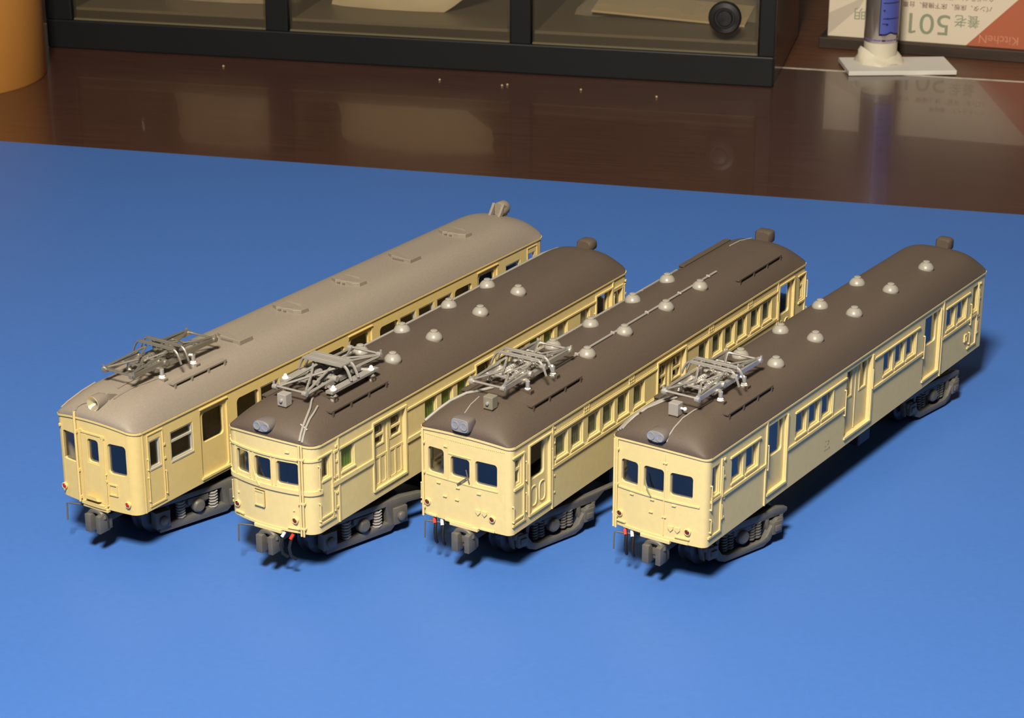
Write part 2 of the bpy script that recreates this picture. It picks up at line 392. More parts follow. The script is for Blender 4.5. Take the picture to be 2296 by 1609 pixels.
    def headlight2(s, u=-.9, v=0, z=2.7, shape=2.6, wv=1.85, hz=1.1, depth=2.5, back=False):
        mb = MB(); n = 24; prof = []
        sgn = -1 if back else 1; U = (lambda x: s.L - x) if back else (lambda x: x)
        def loop(k, sc_): return [(k, -(v + wv * sc_ * math.copysign(abs(math.cos(a)) ** (2 / shape), math.cos(a))), s.zb + s.h + z + hz * sc_ * math.copysign(abs(math.sin(a)) ** (2 / shape), math.sin(a))) for a in [2 * PI * j / n for j in range(n)]]
        loops = [loop(U(u), .93), loop(U(u + .25), 1.0), loop(U(u + depth - .5), 1.0), loop(U(u + depth), .8)]
        i0 = len(mb.v)
        for l in loops: mb.v += l
        for k in range(3):
            for j in range(n): mb.f.append((k * n + j, k * n + (j + 1) % n, (k + 1) * n + (j + 1) % n, (k + 1) * n + j))
        mb.f.append(tuple(range(n))); mb.f.append(tuple(range(3 * n, 4 * n)))
        o = mb.build('headlight', s.roofm if back else 'lampdark', s.root, 50)
        if not back:
            fm = MB(); l0 = [(p[0] - .02, p[1], p[2]) for p in loop(u, .9)]; l1 = [(p[0] - .16, p[1], p[2]) for p in loop(u, .86)]
            fm.v = l0 + l1; fm.f = [tuple(range(n)), tuple(range(n, 2 * n))] + [(j, (j + 1) % n, n + (j + 1) % n, n + j) for j in range(n)]
            fm.build('bezel', 'lampgrey', o, 40)
            for q in (-.88, .88):
                MB().lathe([(.7, 0), (.72, -.28), (.62, -.3), (.3, -.02), (.05, .02)], (u - .02, -(v + q), s.zb + s.h + z), 16, 'x').build('lens', 'lens', o, 60)
        return o
    def box_on_roof(s, u, v, mt, knob, wu=1.75, wv=1.9, hz=2.5):
        z = s.zb + s.rz(u, v) + .2
        o = MB().box(u - wu / 2, u + wu / 2, -v - wv / 2, -v + wv / 2, z + .25, z + hz).build('arrester_box', mt, s.root, 0, bevel=.12)
        MB().box(u - wu / 2 + .2, u + wu / 2 - .2, -v - wv / 2 + .2, -v + wv / 2 - .2, z - .4, z + .3).build('foot', 'brown', o, 0)
        if knob == 'f': MB().lathe([(.32, 0), (.32, -.35), (.15, -.45)], (u - wu / 2, -v, z + hz * .55), 10, 'x').build('terminal', 'silver', o, 40)
        else: MB().lathe([(.2, 0), (.2, -.6), (.35, -.65), (.35, -.95), (.1, -1.1)], (u + .2, -v - wv / 2, z + hz * .6), 10, 'y').build('terminal', 'white', o, 40)
        return o
    def coupler(s):
        mb = MB(); z = 6.1; f = -s.bow + 1.5
        mb.prism([(f - 3.0, z - 1.6), (f - .4, z - 1.6), (f - .4, z + 1.7), (f - 1.2, z + 2.0), (f - 3.0, z + 1.7)], -1.9, -.9)
        mb.prism([(f - 2.8, z - 1.9), (f - .4, z - 1.9), (f - .4, z + 1.5), (f - 2.8, z + 1.5)], .55, 1.9)
        pts = [(f - 1.6, 1.7 * math.cos(a), z + .8 + 1.25 * math.sin(a)) for a in [PI * k / 8 for k in range(9)]]
        mb.tube(pts, .55, 6); mb.box(f - 1.4, 5.5, -1.0, 1.0, z - .6, z + .8); mb.box(f - 1.2, f + .2, -1.9, 1.9, z - 1.4, z + 1.4)
        o = mb.build('coupler', 'dgrey', s.root, 30, bevel=.12)
        # buffer beam frame above it
        MB().box(-s.bow - .35, -s.bow + .5, -2.9, 2.9, s.zb - .55, s.zb + .15).build('buffer_beam', s.paint, s.root, 0, bevel=.1)
        return o
    def hoses(s, red, white, wire):
        f = -s.bow + 1.0; z = s.zb
        for v, mt, nm in ((red, 'redp', 'red_hose_cock'), (white, 'white', 'white_hose_cock')):
            if v is None: continue
            t = .5 if v < 0 else -.4
            MB().tube([(f - .5, -v, z - .35), (f - 1.0, -v - t * .8, z - 1.2)], .3, 8).build(nm, mt, s.root, 40)
            MB().tube([(f - .3, -v, z - .3), (f - .8, -v - t * .9, z - 1.5), (f - 1.2, -v - t * 1.2, z - 2.8), (f - .9, -v - t, z - 4.4), (f + .1, -v - t * .2, z - 5.4)], .3, 7).build('air_hose', 'black', s.root, 60)
        if wire is not None:
            MB().tube([(f + .5, -wire * .4, z - 1.2), (f - .9, -wire * .93, z - 1.1), (f - 1.1, -wire, z - 1.2), (f - 1.2, -wire, z - 4.4)], .16, 6).build('coupling_lever', 'dgrey', s.root, 50)
    def bogie(s, cen, kind, flip=1, turn=0):
        mb = MB(); c = 0
        X = lambda d: c + flip * d
        for sg in (1, -1):
            y0, y1 = sg * 6.5, sg * 7.6
            if kind[:3] == 'bar':
                mb.prism([(X(-10.5), 5.3), (X(10.5), 5.3), *([(X(12.5), 6.6), (X(15.5), 6.6), (X(15.5), 7.2)] if kind == 'bar' else [(X(11.2), 5.6), (X(11.2), 6.3)]), (X(9), 6.9), (X(-9), 6.7), (X(-10.5), 6.3)], y0, y1)
                up = [(-9.6, 5.0), (-8.3, 5.1), (-7.0, 4.3), (-5.6, 2.3), (-4.2, 1.75), (4.2, 1.75), (5.6, 2.3), (7.0, 4.3), (8.3, 5.1), (9.6, 5.0)]
                lo = [(9.8, 4.0), (8.6, 4.0), (7.8, 3.3), (6.5, 1.3), (4.8, .6), (-4.8, .6), (-6.5, 1.3), (-7.8, 3.3), (-8.6, 4.0), (-9.8, 4.0)]
                mb.prism([(X(a), b) for a, b in up + lo], sg * 7.0, sg * 8.2)
                for d in (-8, 8):
                    mb.box(X(d) - 1.15, X(d) + 1.15, min(y0, sg * 8.5), max(y0, sg * 8.5), 2.3, 4.7)
                    mb.box(X(d) - .7, X(d) + .7, min(y0, sg * 8.8), max(y0, sg * 8.8), 2.9, 4.0)
                    mb.prism([(X(d) - 2.3, 5.3), (X(d) - 1.5, 2.0), (X(d) - 1.2, 2.0), (X(d) - 1.4, 5.3)], y0, y1); mb.prism([(X(d) + 1.4, 5.3), (X(d) + 1.2, 2.0), (X(d) + 1.5, 2.0), (X(d) + 2.3, 5.3)], y0, y1)
            else:
                mb.prism([(X(-8.5), .9), (X(6.0), .9), (X(7.2), 1.8), (X(8.0), 4.6), (X(10), 5.4), (X(14.5), 5.0), (X(15.0), 5.9), (X(13), 6.4), (X(9), 6.9), (X(-10), 6.9), (X(-10), 5.9), (X(5), 5.9), (X(5.4), 2.6), (X(-8.5), 2.2)], y0, sg * 7.8)
                for d in (-8, 8):
                    mb.box(X(d) - 1.5, X(d) + 1.5, min(y0, sg * 8.3), max(y0, sg * 8.3), 2.0, 5.2); mb.lathe([(.9, 0), (.9, sg * .8), (.5, sg * 1.0)], (X(d), sg * 8.0, 3.5), 10, 'y')
            mb.lathe([(1.3, 0), (1.3, sg * 1.1), (.9, sg * 1.5)], (X(-.2), sg * 7.0, 3.9), 14, 'y')
            mb.box(X(0) - 2.2, X(0) + 2.2, min(sg * 4, y1), max(sg * 4, y1), 4.4, 5.6)
        mb.box(c - 2.4, c + 2.4, -6.6, 6.6, 3.6, 6.2); mb.box(c - 8, c + 8, -2.5, 2.5, 4.0, 7.6)
        o = mb.build('bogie', 'dgrey', s.root, 35, bevel=.08, loc=(cen, 0, 0), rot=(0, 0, math.radians(turn)))
        for d in (-8, 8):
            for sg in (1, -1):
                MB().lathe([(.5, -1.0), (2.75, -1.0), (3.1, -.85), (3.0, 1.0), (3.0, 1.15), (3.55, 1.25), (3.55, 1.8), (.5, 1.9)] if sg > 0 else [(.5, 1.0), (2.75, 1.0), (3.1, .85), (3.0, -1.0), (3.0, -1.15), (3.55, -1.25), (3.55, -1.8), (.5, -1.9)], (X(d), -sg * 5.0, 3.56), 28, 'y').build('wheel', 'steel', o, 30)
            MB().lathe([(.45, -6.6), (.45, 6.6)], (X(d), 0, 3.56), 8, 'y').build('axle', 'steel', o, 40)
        for sg in (1, -1):
            for d in ((-3.4, 3.4) if kind[:3] == 'bar' else (-3.6, 3.4)):
                z0, z1, r_ = (2.1, 5.4, .7) if kind[:3] == 'bar' else (2.2, 5.6, .95)
                for dd in ((-.75, .75) if kind[:3] == 'bar' else (0,)):
                    pts = [(X(d + dd) + r_ * .8 * math.cos(t * .9), sg * 7.1 + r_ * .8 * math.sin(t * .9), z0 + (z1 - z0) * t / 42) for t in range(43)]
                    MB().tube(pts, .2, 5).build('coil_spring', 'grey' if kind == 'beam' else 'dgrey', o, 60)
        return o
    def underfloor(s, boxes, blk=(13, None), top=13.6, interior=True):
        MB().box(2.0, s.L - 2.0, -7.6, 7.6, s.zb - 1.2, s.zb + .5).build('underframe', 'black', s.root, 0)
        for (u0, u1, z0, v0) in boxes:
            MB().box(u0, u1, v0, v0 + 4.5, z0, s.zb - 1.0).build('equipment_box', 'black', s.root, 0, bevel=.2)
            MB().box(u0, u1, -v0 - 4.5, -v0, z0, s.zb - 1.0).build('equipment_box', 'black', s.root, 0, bevel=.2)
        if interior:
            MB().box(blk[0], s.L - blk[0], -s.hw + 2.2, s.hw - 2.2, s.zb + .5, s.zb + top).build('interior_block', 'dark', s.root, 0)
    def pantograph(s, uc, style='silver'):
        P = bpy.data.objects.new('pantograph', None)
        zr = s.zb + s.h + s.R + .3; mt = {'silver': 'silver', 'gun': 'gun'}.get(style, 'pangrey')
        rr = .2 if style != 'grey' else .24
        b = MB()
        zf = zr + (1.75 if style != 'grey' else 1.25)
        if style == 'grey': pts4 = ((-5.6, 5.2), (-5.6, -5.2), (5.6, 5.2), (5.6, -5.2))
        else: pts4 = ((-4.2, 3.9), (-4.2, -3.9), (4.2, 3.9), (4.2, -3.9))
        # base frame
        fy = 2.9
        for y in (-fy, fy): b.box(uc - 5.2, uc + 5.2, y - .42, y + .42, zf - .35, zf + .45)
        for d in (-4.6, -1.9, 1.9, 4.6): b.box(uc + d - .35, uc + d + .35, -fy, fy, zf - .25, zf + .3)
        for (d, y) in pts4: b.tube([(uc + d * .86, y * .7, zf), (uc + d, y, zf)], .33, 6)
        if style == 'grey':
            for y in (-fy, fy): b.box(uc - 6.6, uc + 7.2, y * 1.72 - .75, y * 1.72 + .75, zf - .45, zf)
        for d in (-2.4, 2.4):                         # main shafts, springs and dampers
            b.tube([(uc + d, -3.6, zf + .55), (uc + d, 3.6, zf + .55)], .32, 8)
            for y in (-1.3, 1.3):
                b.tube([(uc + d * .2, y, zf + .5), (uc + d * 1.9, y, zf + .5)], .5, 8)
                for k in range(6): b.lathe([(.56, -.1), (.56, .1)], (uc + d * (.4 + .25 * k), y, zf + .5), 8, 'x')
            for y in (-3.2, 3.2): b.lathe([(.55, -.5), (.62, 0), (.55, .5)], (uc + d, y, zf + .6), 10, 'y')
        P = b.build('pantograph', mt, s.root, 40)
        for (d, y) in pts4:
            zi = s.zb + s.rz(uc + d, y) + .3
            if style == 'grey':
                MB().lathe([(.6, -.3), (.62, .3), (.5, .5), (.66, .8), (.5, 1.0), (.5, 1.2)], (uc + d, y, zi), 12).build('insulator', 'grey', P, 50)
                MB().lathe([(.62, 0), (.62, .2), (.34, .4), (.3, .7), (.1, .85)], (uc + d, y, zf + .02), 12).build('insulator_cap', 'white', P, 50)
            else:
                i_ = MB().lathe([(.62, -.3), (.62, .2), (.4, .3), (.4, zf - zi)], (uc + d, y, zi), 12).build('insulator', 'silver', P, 50)
                MB().lathe([(.45, .2), (.66, .3), (.45, .45), (.56, .6), (.4, .8), (.35, .9)], (uc + d, y, zi), 12).build('porcelain', 'white', i_, 50)
        K = 11.0; zk = zf + .35; zt = zf + 2.0; ww = 3.1
        for sg in (-1, 1):
            a = MB()
            k_ = uc + sg * K
            for y in (-1, 1):
                if style == 'grey':
                    a.tube([(uc + sg * 2.4, y * 3.0, zf + .6), (k_, y * ww, zk)], rr * 1.2, 6)
                    a.tube([(k_, y * ww, zk + .25), (uc + sg * .8, y * 1.4, zt)], rr, 6)
                    a.tube([(k_, y * ww, zk + .25), (uc + sg * 4.6, -y * .2, (zk + zt) / 2 + .2)], rr, 6); a.tube([(uc + sg * 4.6, -y * .2, (zk + zt) / 2 + .2), (uc + sg * .8, -y * 2.6, zt)], rr, 6)
                else:
                    a.box(min(uc + sg * 2.2, k_), max(uc + sg * 2.2, k_), y * ww - .3, y * ww + .3, zk - .1, zk + .75)
                    a.tube([(k_, y * ww, zk + .9), (uc + sg * .8, y * 2.6, zt)], rr, 6)
                    a.tube([(k_ - sg * .4, y * ww, zk + .7), (uc + sg * 5.2, y * .6, zt - .7)], rr, 6)
                    a.tube([(uc + sg * 5.2, y * .6, zt - .7), (uc + sg * 1.0, y * 2.4, zt)], rr, 6)
                a.lathe([(.5, -.45), (.5, .45)], (k_, y * (ww + .1), zk + .35), 10, 'y'); a.tube([(k_, y * (ww + .4), zk + .3), (k_, y * (ww + .4), zk + 1.3)], .22, 6)
            a.tube([(k_, -ww, zk + .5), (k_, ww, zk + .5)], .22, 6)
            if style != 'grey': a.tube([(uc + sg * 6.6, -ww, zk + .5), (uc + sg * 6.6, ww, zk + .5)], .16, 6)
            a.build('arm', mt, P, 40)
        h = MB(); hr = .28 if style == 'grey' else .22
        for d in (-1.0, 1.0):
            pts = []
            for k in range(25):
                q = -1 + k / 12; y = q * 6.0; drop = 0 if abs(q) < .7 else 2.3 * ((abs(q) - .7) / .3) ** 1.9
                if abs(q) > .7: y = math.copysign(4.2 + (abs(q) - .7) / .3 * 1.5, q)
                pts.append((uc + d, y, zt + .55 + .2 * (1 - q * q) - drop))
            h.tube(pts, hr, 6)
            if style == 'grey':
                [h.box(uc + d + e - .26, uc + d + e + .26, -4.3, 4.3, zt + .66, zt + .95) for e in (-.62, 0, .62)]
            else: [h.box(uc + d + e - .16, uc + d + e + .16, -4.2, 4.2, zt + .72, zt + .95) for e in (-.34, .34)]
        for y in (-2.6, 0, 2.6): h.tube([(uc - 1.0, y, zt + .45), (uc + 1.0, y, zt + .45)], .2, 6)
        for y in (-2.4, 2.4): h.tube([(uc, y, zt - .1), (uc, y, zt + .5)], .2, 6)
        h.build('contact_shoe', mt, P, 50)
        return P
    def mount(s, u, hv=4.9):
        z = s.zb + s.rz(u, 0) + .3
        mb = MB(); mb.box(u - .55, u + .55, -hv, hv, z - .25, z + .22)
        for y in (-hv + .5, hv - .5): mb.box(u - .5, u + .5, y - .5, y + .5, z - 1.8, z)
        return mb.build('mounting_plank', s.roofm, s.root, 0)

# ================================================================== the four cars
def wiper(c, v0, z0, v1, z1, mt='dgrey'):
    mf = c.front()
    mb = MB().tube([mf(v0, -.3, z0), mf((v0 + v1) / 2, -.45, (z0 + z1) / 2), mf(v1, -.3, z1)], .13, 6)
    mb.tube([mf(v0 - .35, -.3, z0 + 1.3), mf(v0 + .25, -.3, z0 - 1.0)], .13, 6)
    return mb.build('wiper', mt, c.root, 40)
def hooks(c, pts):
    mf = c.front()
    for v, z in pts: m_ = MB(); mbox(m_, mf, v - .38, v + .38, z - .1, z + .1, -.24, .05); m_.build('lamp_bracket', c.paint, c.root, 0)

# ---------- car A: taupe roof
A = Car('longest cream railcar with plain taupe roof and single round headlight, beside the empty sheet', -72.90, 350.12, 56.94, 132.26, 15.19, 2.0, .55, 1.1, 'cream_a', 'taupe', D=11.5)
doorsA = [(17.2, 24.6, 1.0, 14.0), (61.2, 68.8, 1.0, 14.0), (106.0, 113.6, 1.0, 14.0)]
winA = []
for b in (27.4, 71.4): winA += [(b, b + 6.3, 7.3, 12.9, .85, 'round'), (b + 6.8, b + 12.3, 7.3, 12.9, 0, 'silver'), (b + 13.2, b + 18.7, 7.3, 12.9, 0, 'silver'), (b + 19.7, b + 25.2, 7.3, 12.9, 0, 'silver'), (b + 26.2, b + 32.5, 7.3, 12.9, .85, 'round')]
winA += [(9.2, 15.2, 7.2, 12.8, 0, 'bar'), (116.8, 122.6, 7.2, 12.8, 0, 'bar')]
cabA = [(3.7, 6.6, 7.7, 13.0, 0, 'silver'), (125.6, 128.6, 7.7, 13.0, 0, 'silver')]
holesA = [q[:5] for q in winA + cabA] + [d + (.8,) for d in doorsA]
fA = [(-7.5, -4.0, 7.3, 12.85, .7), (-1.15, 1.35, 8.4, 12.8, .6), (3.45, 7.3, 7.1, 12.85, .7)]
A.body(holesA, holesA, fA); A.roof(); A.gutter()
for sg in (1, -1):
    mf = A.side(sg)
    for q in winA + cabA: A.window(mf, *q[:4], q[5])
    for d in doorsA:
        A.door(mf, d[0], d[1], d[2], d[3], .35, [(d[0] + .95, d[1] - .75, 7.4, 13.1)])
        A.strip('door_drip_rail', mf, [(d[0] - .1, d[1] + .1, d[3] + .15, d[3] + .35)], .25)
    for u in (3.2, 125.2):
        A.strip('cab_door_frame', mf, [(u, u + .15, 1.1, 14.2), (u + 3.9, u + 4.05, 1.1, 14.2), (u, u + 4.05, 14.2, 14.4), (u - .1, u + 4.2, .7, 1.0)], .16)
        A.rail(mf, u - .15, 1.9, 6.4); A.rail(mf, u + 4.3, 1.9, 6.2); A.rail(mf, u - .1, 7.9, 9.9); A.blobs('door_hinge', mf, [(u + 4.3, 11.2), (u + 4.3, 8.6)])
mf = A.front()
for v in fA: A.window(mf, v[0], v[1], v[2], v[3], 'front', nx=4)
A.strip('gangway_door_frame', mf, [(-2.9, -2.55, .3, 13.7), (2.35, 2.7, .3, 13.7), (-2.9, 2.7, 13.7, 14.0), (-2.9, -2.2, 14.0, 14.25), (2.2, 3.0, 13.5, 13.9)], .22)
A.strip('gangway_door', mf, [(-2.45, -1.3, .9, 13.4), (1.5, 2.3, .9, 13.4), (-1.3, 1.5, .9, 8.2)], .1)
A.strip('anti_climb_step', mf, [(-3.0, 2.6, .1, .5), (-2.6, 2.3, .55, .75)], .6, 5)
st = MB(); st.prism([(A.ub(0) - .1, 1.3), (A.ub(0) - 1.0, 1.5), (A.ub(0) - .9, 2.4), (A.ub(0) - .1, 2.5)], 0, 0.01)
st = MB(); st.hexa([(-.6, 2.2, 9 + 1.3), (-.6, -1.5, 9 + 1.2), (-1.5, -1.2, 9 + 1.5), (-1.5, 1.8, 9 + 1.5), (-.6, 2.2, 9 + 1.5), (-.6, -1.5, 9 + 1.4), (-1.5, -.9, 9 + 2.2), (-1.5, 1.4, 9 + 2.2)])
st.build('gangway_plate', 'cream_a', A.root, 0)
fr = MB(); ring(fr, mf, 3.3, 5.2, 3.0, 5.2, .25, -.22, .05); fr.build('board_holder', 'cream_a', A.root, 0)
A.taillights((-7.85, 7.2), 1.9, 'red')
MB().tube([mf(-3.6, -.4, z) for z in (.2, 4, 8, 12, 15.2)] + [mf(-3.6, -.3, 16.35)], .24, 8).build('front_pipe', 'cream_a', A.root, 60)
A.blobs('pipe_clip', mf, [(-3.6, z) for z in (1.0, 6.2, 13.6)], .3, .5)
A.rail(mf, 2.9, .8, 5.4, .5); A.rail(mf, 2.9, 5.6, 6.8, .5)
A.blobs('step_iron', A.side(-1), [(2.3, z) for z in (.8, 3.1, 5.4, 7.7, 10.4, 13.0)], .2, .28)
A.blobs('step_iron', mf, [(-8.0, z) for z in (1.2, 13.6)], .22, .4)
A.strip('corner_moulding', A.side(1), [(2.0, 2.25, 0, 14.9)], .12)
A.pantograph(18.2, 'gun'); A.mount(13.9); A.mount(22.6)
A.walkway(13.5, 28.0, 6.3); A.walkway(13.5, 28.0, -6.3)
hl = MB().lathe([(1.3, 0), (1.4, .05), (1.4, 2.2), (1.1, 2.9), (.5, 3.2)], (.3, 0, 9 + A.h + 4.0), 24, 'x', False).build('headlight', 'taupe', A.root, 40)
MB().lathe([(.05, 1.4), (.5, 1.2), (1.0, .6), (1.25, 0), (1.3, -.08), (1.34, 0), (1.34, .3), (.05, 1.8)], (.3, 0, 9 + A.h + 4.0), 24, 'x').build('lens', mat('brass_reflector', (.75, .66, .36), .3, metal=.6), hl, 60)
MB().prism([(1.0, 9 + A.h + 1.0), (3.6, 9 + A.h + 1.8), (3.2, 9 + A.h + 3.4), (.7, 9 + A.h + 3.0)], -.8, .8).build('headlight_bracket', 'taupe', hl, 0)
MB().prism([(3.2, 9 + A.h + 3.2), (5.9, 9 + A.h + 4.0), (5.7, 9 + A.h + 4.3), (2.9, 9 + A.h + 5.3)], -1.5, -1.1).build('headlight_stay', 'taupe', hl, 0)
A.roofpipe([(6.5, .2), (8.0, .2), (10, .2), (12.6, .2)], .14, 'taupe'); A.roofpipe([(3.5, 2.0), (5, 2.1), (8, 2.4), (11, 3.0), (14.5, 3.4)], .12, 'taupe')
A.roofpipe([(-.3, -3.6), (.2, -3.55), (.8, -3.0), (1.3, -2.1), (1.6, -1.5)], .14, 'taupe'); A.roofpipe([(.6, -8.0), (2, -7.7), (5, -7.0), (8, -6.6)], .14, 'taupe')
def vent_flat(c, u, v, notched):
    z = c.zb + c.rz(u, v) + .2; mb = MB(); yb = -v
    pl = [(-1.7, -3.3), (1.9, -3.4), (1.9, 3.3), (-.3, 3.3), (-1.2, 1.6), (-1.7, 1.6)] if not notched else [(-.8, -3.5), (1.2, -3.7), (.9, -2.6), (2.0, -1.2), (2.0, 2.6), (-1.0, 3.4), (-1.7, 1.9), (-2.2, 1.6), (-1.7, .6), (-2.2, .3), (-1.7, -.8), (-1.6, -2.2)]
    i = 0; n = len(pl); mb.v = [(u + a, yb + b, z - .5) for a, b in pl] + [(u + a, yb + b, z + .75 + .15 * (abs(b) < 2)) for a, b in pl]
    mb.f = [tuple(range(n)), tuple(range(2 * n - 1, n - 1, -1))] + [(k, (k + 1) % n, n + (k + 1) % n, n + k) for k in range(n)]
    o = mb.build('roof_ventilator', 'taupe', c.root, 0, bevel=.08)
    if notched:
        for q in (1.0, -.3): MB().box(u - 2.05, u - 1.5, yb + q - .3, yb + q + .3, z - .15, z + .45).build('opening', 'lampdark', o, 0)
    else: MB().box(u - 1.78, u - 1.6, yb - 1.6, yb + 1.2, z, z + .45).build('opening', 'lampdark', o, 0)
for u, v, k in ((36.3, 1.3, 0), (54.65, .3, 1), (73.46, .2, 1), (91.3, .6, 0), (110.5, .4, 1)): vent_flat(A, u, v, k)
# rear marker lamp on its bracket
rl = MB().lathe([(1.5, 0), (1.6, .2), (1.6, 2.2), (1.2, 2.9), (.4, 3.1)], (128.2, 0, 9 + A.h + 5.6), 20, 'x').build('rear_headlight', 'taupe', A.root, 40)
for y in (-1.2, 1.2): MB().prism([(125.6, 9 + A.h + 3.6), (126.6, 9 + A.h + 3.6), (129.2, 9 + A.h + 6.4), (128.2, 9 + A.h + 7.0)], y - .3, y + .3).build('bracket', 'taupe', rl, 0)
MB().box(128.6, 130.2, -1.0, 1.0, 9 + A.h + 2.0, 9 + A.h + 4.6).build('bracket', 'taupe', rl, 0)
A.coupler(); A.hoses(None, None, -7.2); A.bogie(20, 'beam', 1, -16); A.bogie(A.L - 20, 'beam', -1, -5); A.underfloor([(40, 52, 3.5, 2.5), (58, 74, 3.0, 2.5), (80, 90, 4, 2.5)], (8.5, 0))

# ---------- car B: rounded front with wrap-around belt
B = Car('cream railcar with wrap-around belt on its curved front, grey pantograph with white insulator caps', -41.60, 342.17, 57.93, 109.33, 16.17, 2.3, .9, .75, 'cream', 'brown', R=4.4, n=3.2)
winB = [(8.1, 12.0, 9.1, 13.4, 'curt_g'), (33.7, 37.6, 9.1, 13.4, 'curt_g'), (39.1, 43.0, 9.1, 13.4, 'curt_g'), (44.4, 48.3, 9.1, 13.4, 'curt_g'), (59.4, 63.3, 9.1, 13.4, 'curt_g'), (64.4, 68.3, 9.1, 13.4, 'curt_g'), (70.0, 73.9, 9.1, 13.4, 'curt_g'), (75.2, 79.1, 9.1, 13.4, 'curt_g'), (80.4, 84.3, 9.1, 13.4, 'curt_w'), (89.4, 93.2, 9.1, 13.4, 'curt_w')]
cabB = [(2.5, 4.9, 9.5, 13.7), (103.6, 106.2, 9.5, 13.7)]
dB = [(17.7, 27.3, 1.9, 14.5), (50.7, 56.9, 1.9, 14.5), (95.7, 101.9, 1.9, 14.5)]
holesB = [q[:4] + (0,) for q in winB + cabB + dB]
fB = [(-6.95, -3.85, 8.8, 13.05, .55), (-2.55, 1.05, 8.8, 12.95, .55), (2.2, 6.4, 8.75, 13.0, .55)]
B.body(holesB, holesB, fB); B.roof(); B.gutter()
for e in 'fr':
    bl = MB(); B.sweep(bl, 7.35, 8.15, .3, arch=False, ends=e); bl.build('sill_band', 'cream', B.root, 30)
    bl = MB(); B.sweep(bl, 13.55, 13.9, .22, arch=False, ends=e); bl.build('header_band', 'cream', B.root, 30)
def relief2(u0, u1, z0):
    def f(mb, mf2):
        mid = (u0 + u1) / 2
        mbox(mb, mf2, mid - .3, mid + .3, z0, 14.4, -.2, .05)
        for a, b in ((u0, mid), (mid, u1)):
            w_ = (b - a)
            for k in range(3): x = a + .45 + (w_ - 1.1) * k / 2; mbox(mb, mf2, x - .14, x + .28, z0 + .4, 7.4, -.14, .05)
            mbox(mb, mf2, a + .3, b - .2, 7.4, 7.8, -.14, .05); mbox(mb, mf2, a + .3, b - .2, z0 + .1, z0 + .6, -.14, .05)
    return f
for sg in (1, -1):
    mf = B.side(sg)
    for q in winB: B.window(mf, *q[:4], 'sash', q[4])
    for q in cabB:
        B.window(mf, *q, 'sash')
        u = q[0] - .8
        B.strip('cab_door_frame', mf, [(u - .3, u + 3.8, 14.0, 14.25), (u + 3.4, u + 3.8, 1.8, 14.0), (u - .3, u + 4.2, 1.5, 1.85), (u + .3, u + 3.4, 2.5, 2.8)], .25)
        B.rail(mf, u - .1, 8.3, 12.6); B.rail(mf, u - .1, 2.3, 5.6); B.rail(mf, u + 4.1, 9.0, 13.6); B.rail(mf, u + 4.1, 2.8, 6.4); B.blobs('door_hinge', mf, [(u + 4.9, z) for z in (3.2, 5.9, 9.0, 11.8, 14.6)])
    for a, b in ((5.2, 17.3), (27.8, 50.3), (57.4, 95.3), (102.4, 107.0)):
        B.strip('sill_band', mf, [(a, b, 7.35, 8.15)], .3); B.strip('header_band', mf, [(a, b, 13.55, 13.9)], .22)
    B.strip('rib', mf, [(7.0, 7.35, .1, 15.9), (102.2, 102.55, .1, 15.9)], .22)
    dr = B.door(mf, *dB[0][:4], .5, [(18.5, 21.2, 9.9, 13.7), (23.4, 26.4, 9.9, 13.7)], relief2(17.7, 27.3, 1.9), 'frame', bars=True)
    B.strip('door_surround', mf, [(17.3, 27.8, 14.5, 14.85), (27.3, 27.75, 1.6, 14.5), (17.3, 17.65, 1.6, 14.5)], .25)
    for d in dB[1:]:
        B.door(mf, *d, .5, [(d[0] + .6, d[1] - 1.0, 7.6, 14.2)], None, 'frame')
        B.strip('door_surround', mf, [(d[0] - .4, d[1] + .5, 14.5, 14.85), (d[1], d[1] + .45, 1.6, 14.5), (d[0] - .35, d[0], 1.6, 14.5)], .25)
        B.rail(mf, d[0] - .7, 6.8, 11.2)
mf = B.front()
for v in fB: B.window(mf, v[0], v[1], v[2], v[3], 'front', nx=4)
fr = MB(); [mbox(fr, mf, a, b, 8.3, 13.4, -.14, .05) for a, b in ((-7.3, -6.98), (-3.82, -3.5), (-2.9, -2.58), (1.08, 1.36), (1.85, 2.17), (6.43, 6.75))]; fr.build('window_surround', 'cream', B.root, 0)
fr = MB(); mbox(fr, mf, -2.65, -.4, 3.7, 6.6, -.3, .05, 2); ring(fr, mf, -2.65, -.4, 3.7, 6.6, .25, -.45, .05); fr.build('board_holder', 'cream', B.root, 0)
for v in (6.85, 7.35): MB().tube([mf(v, -.42, z) for z in (-.3, 3, 7.2, 7.8, 8.4, 13, 13.6, 14.2, 16.3)], .19, 7).build('front_pipe', 'cream', B.root, 60)
B.strip('pipe_clip', mf, [(6.5, 7.7, z, z + .3) for z in (1.0, 5.7, 13.9)], .62)
B.taillights((-7.2, 5.6), 2.4, 'dred'); wiper(B, -2.3, 9.6, -1.4, 7.6, 'cream'); hooks(B, [(4.5, 14.9)])
B.strip('skirt_rail', mf, [(-7.7, -5.6, .75, 1.0), (4.2, 6.6, .75, 1.0)], .35, 3); B.strip('skirt_lip', mf, [(-6.9, 6.0, .05, .5)], .16, 10)
B.blobs('tail_hook', mf, [(-6.9, 4.6), (5.4, 4.2)], .16, .2)
B.pantograph(17.6, 'grey'); B.mount(12.0, 5.8); B.mount(23.2, 5.8)
B.walkway(8.2, 25.0, 6.9); B.walkway(8.2, 25.0, -6.9)
B.headlight2(-1.3, -.2, 2.75, 2.3); B.headlight2(.3, 0, 4.6, back=True, depth=2.8, hz=1.3)
B.box_on_roof(4.6, .3, 'grey', 'f')
B.vents([(u, v) for u in (32.1, 45.4, 61.2, 74.9) for v in (-3.6, 3.6)])
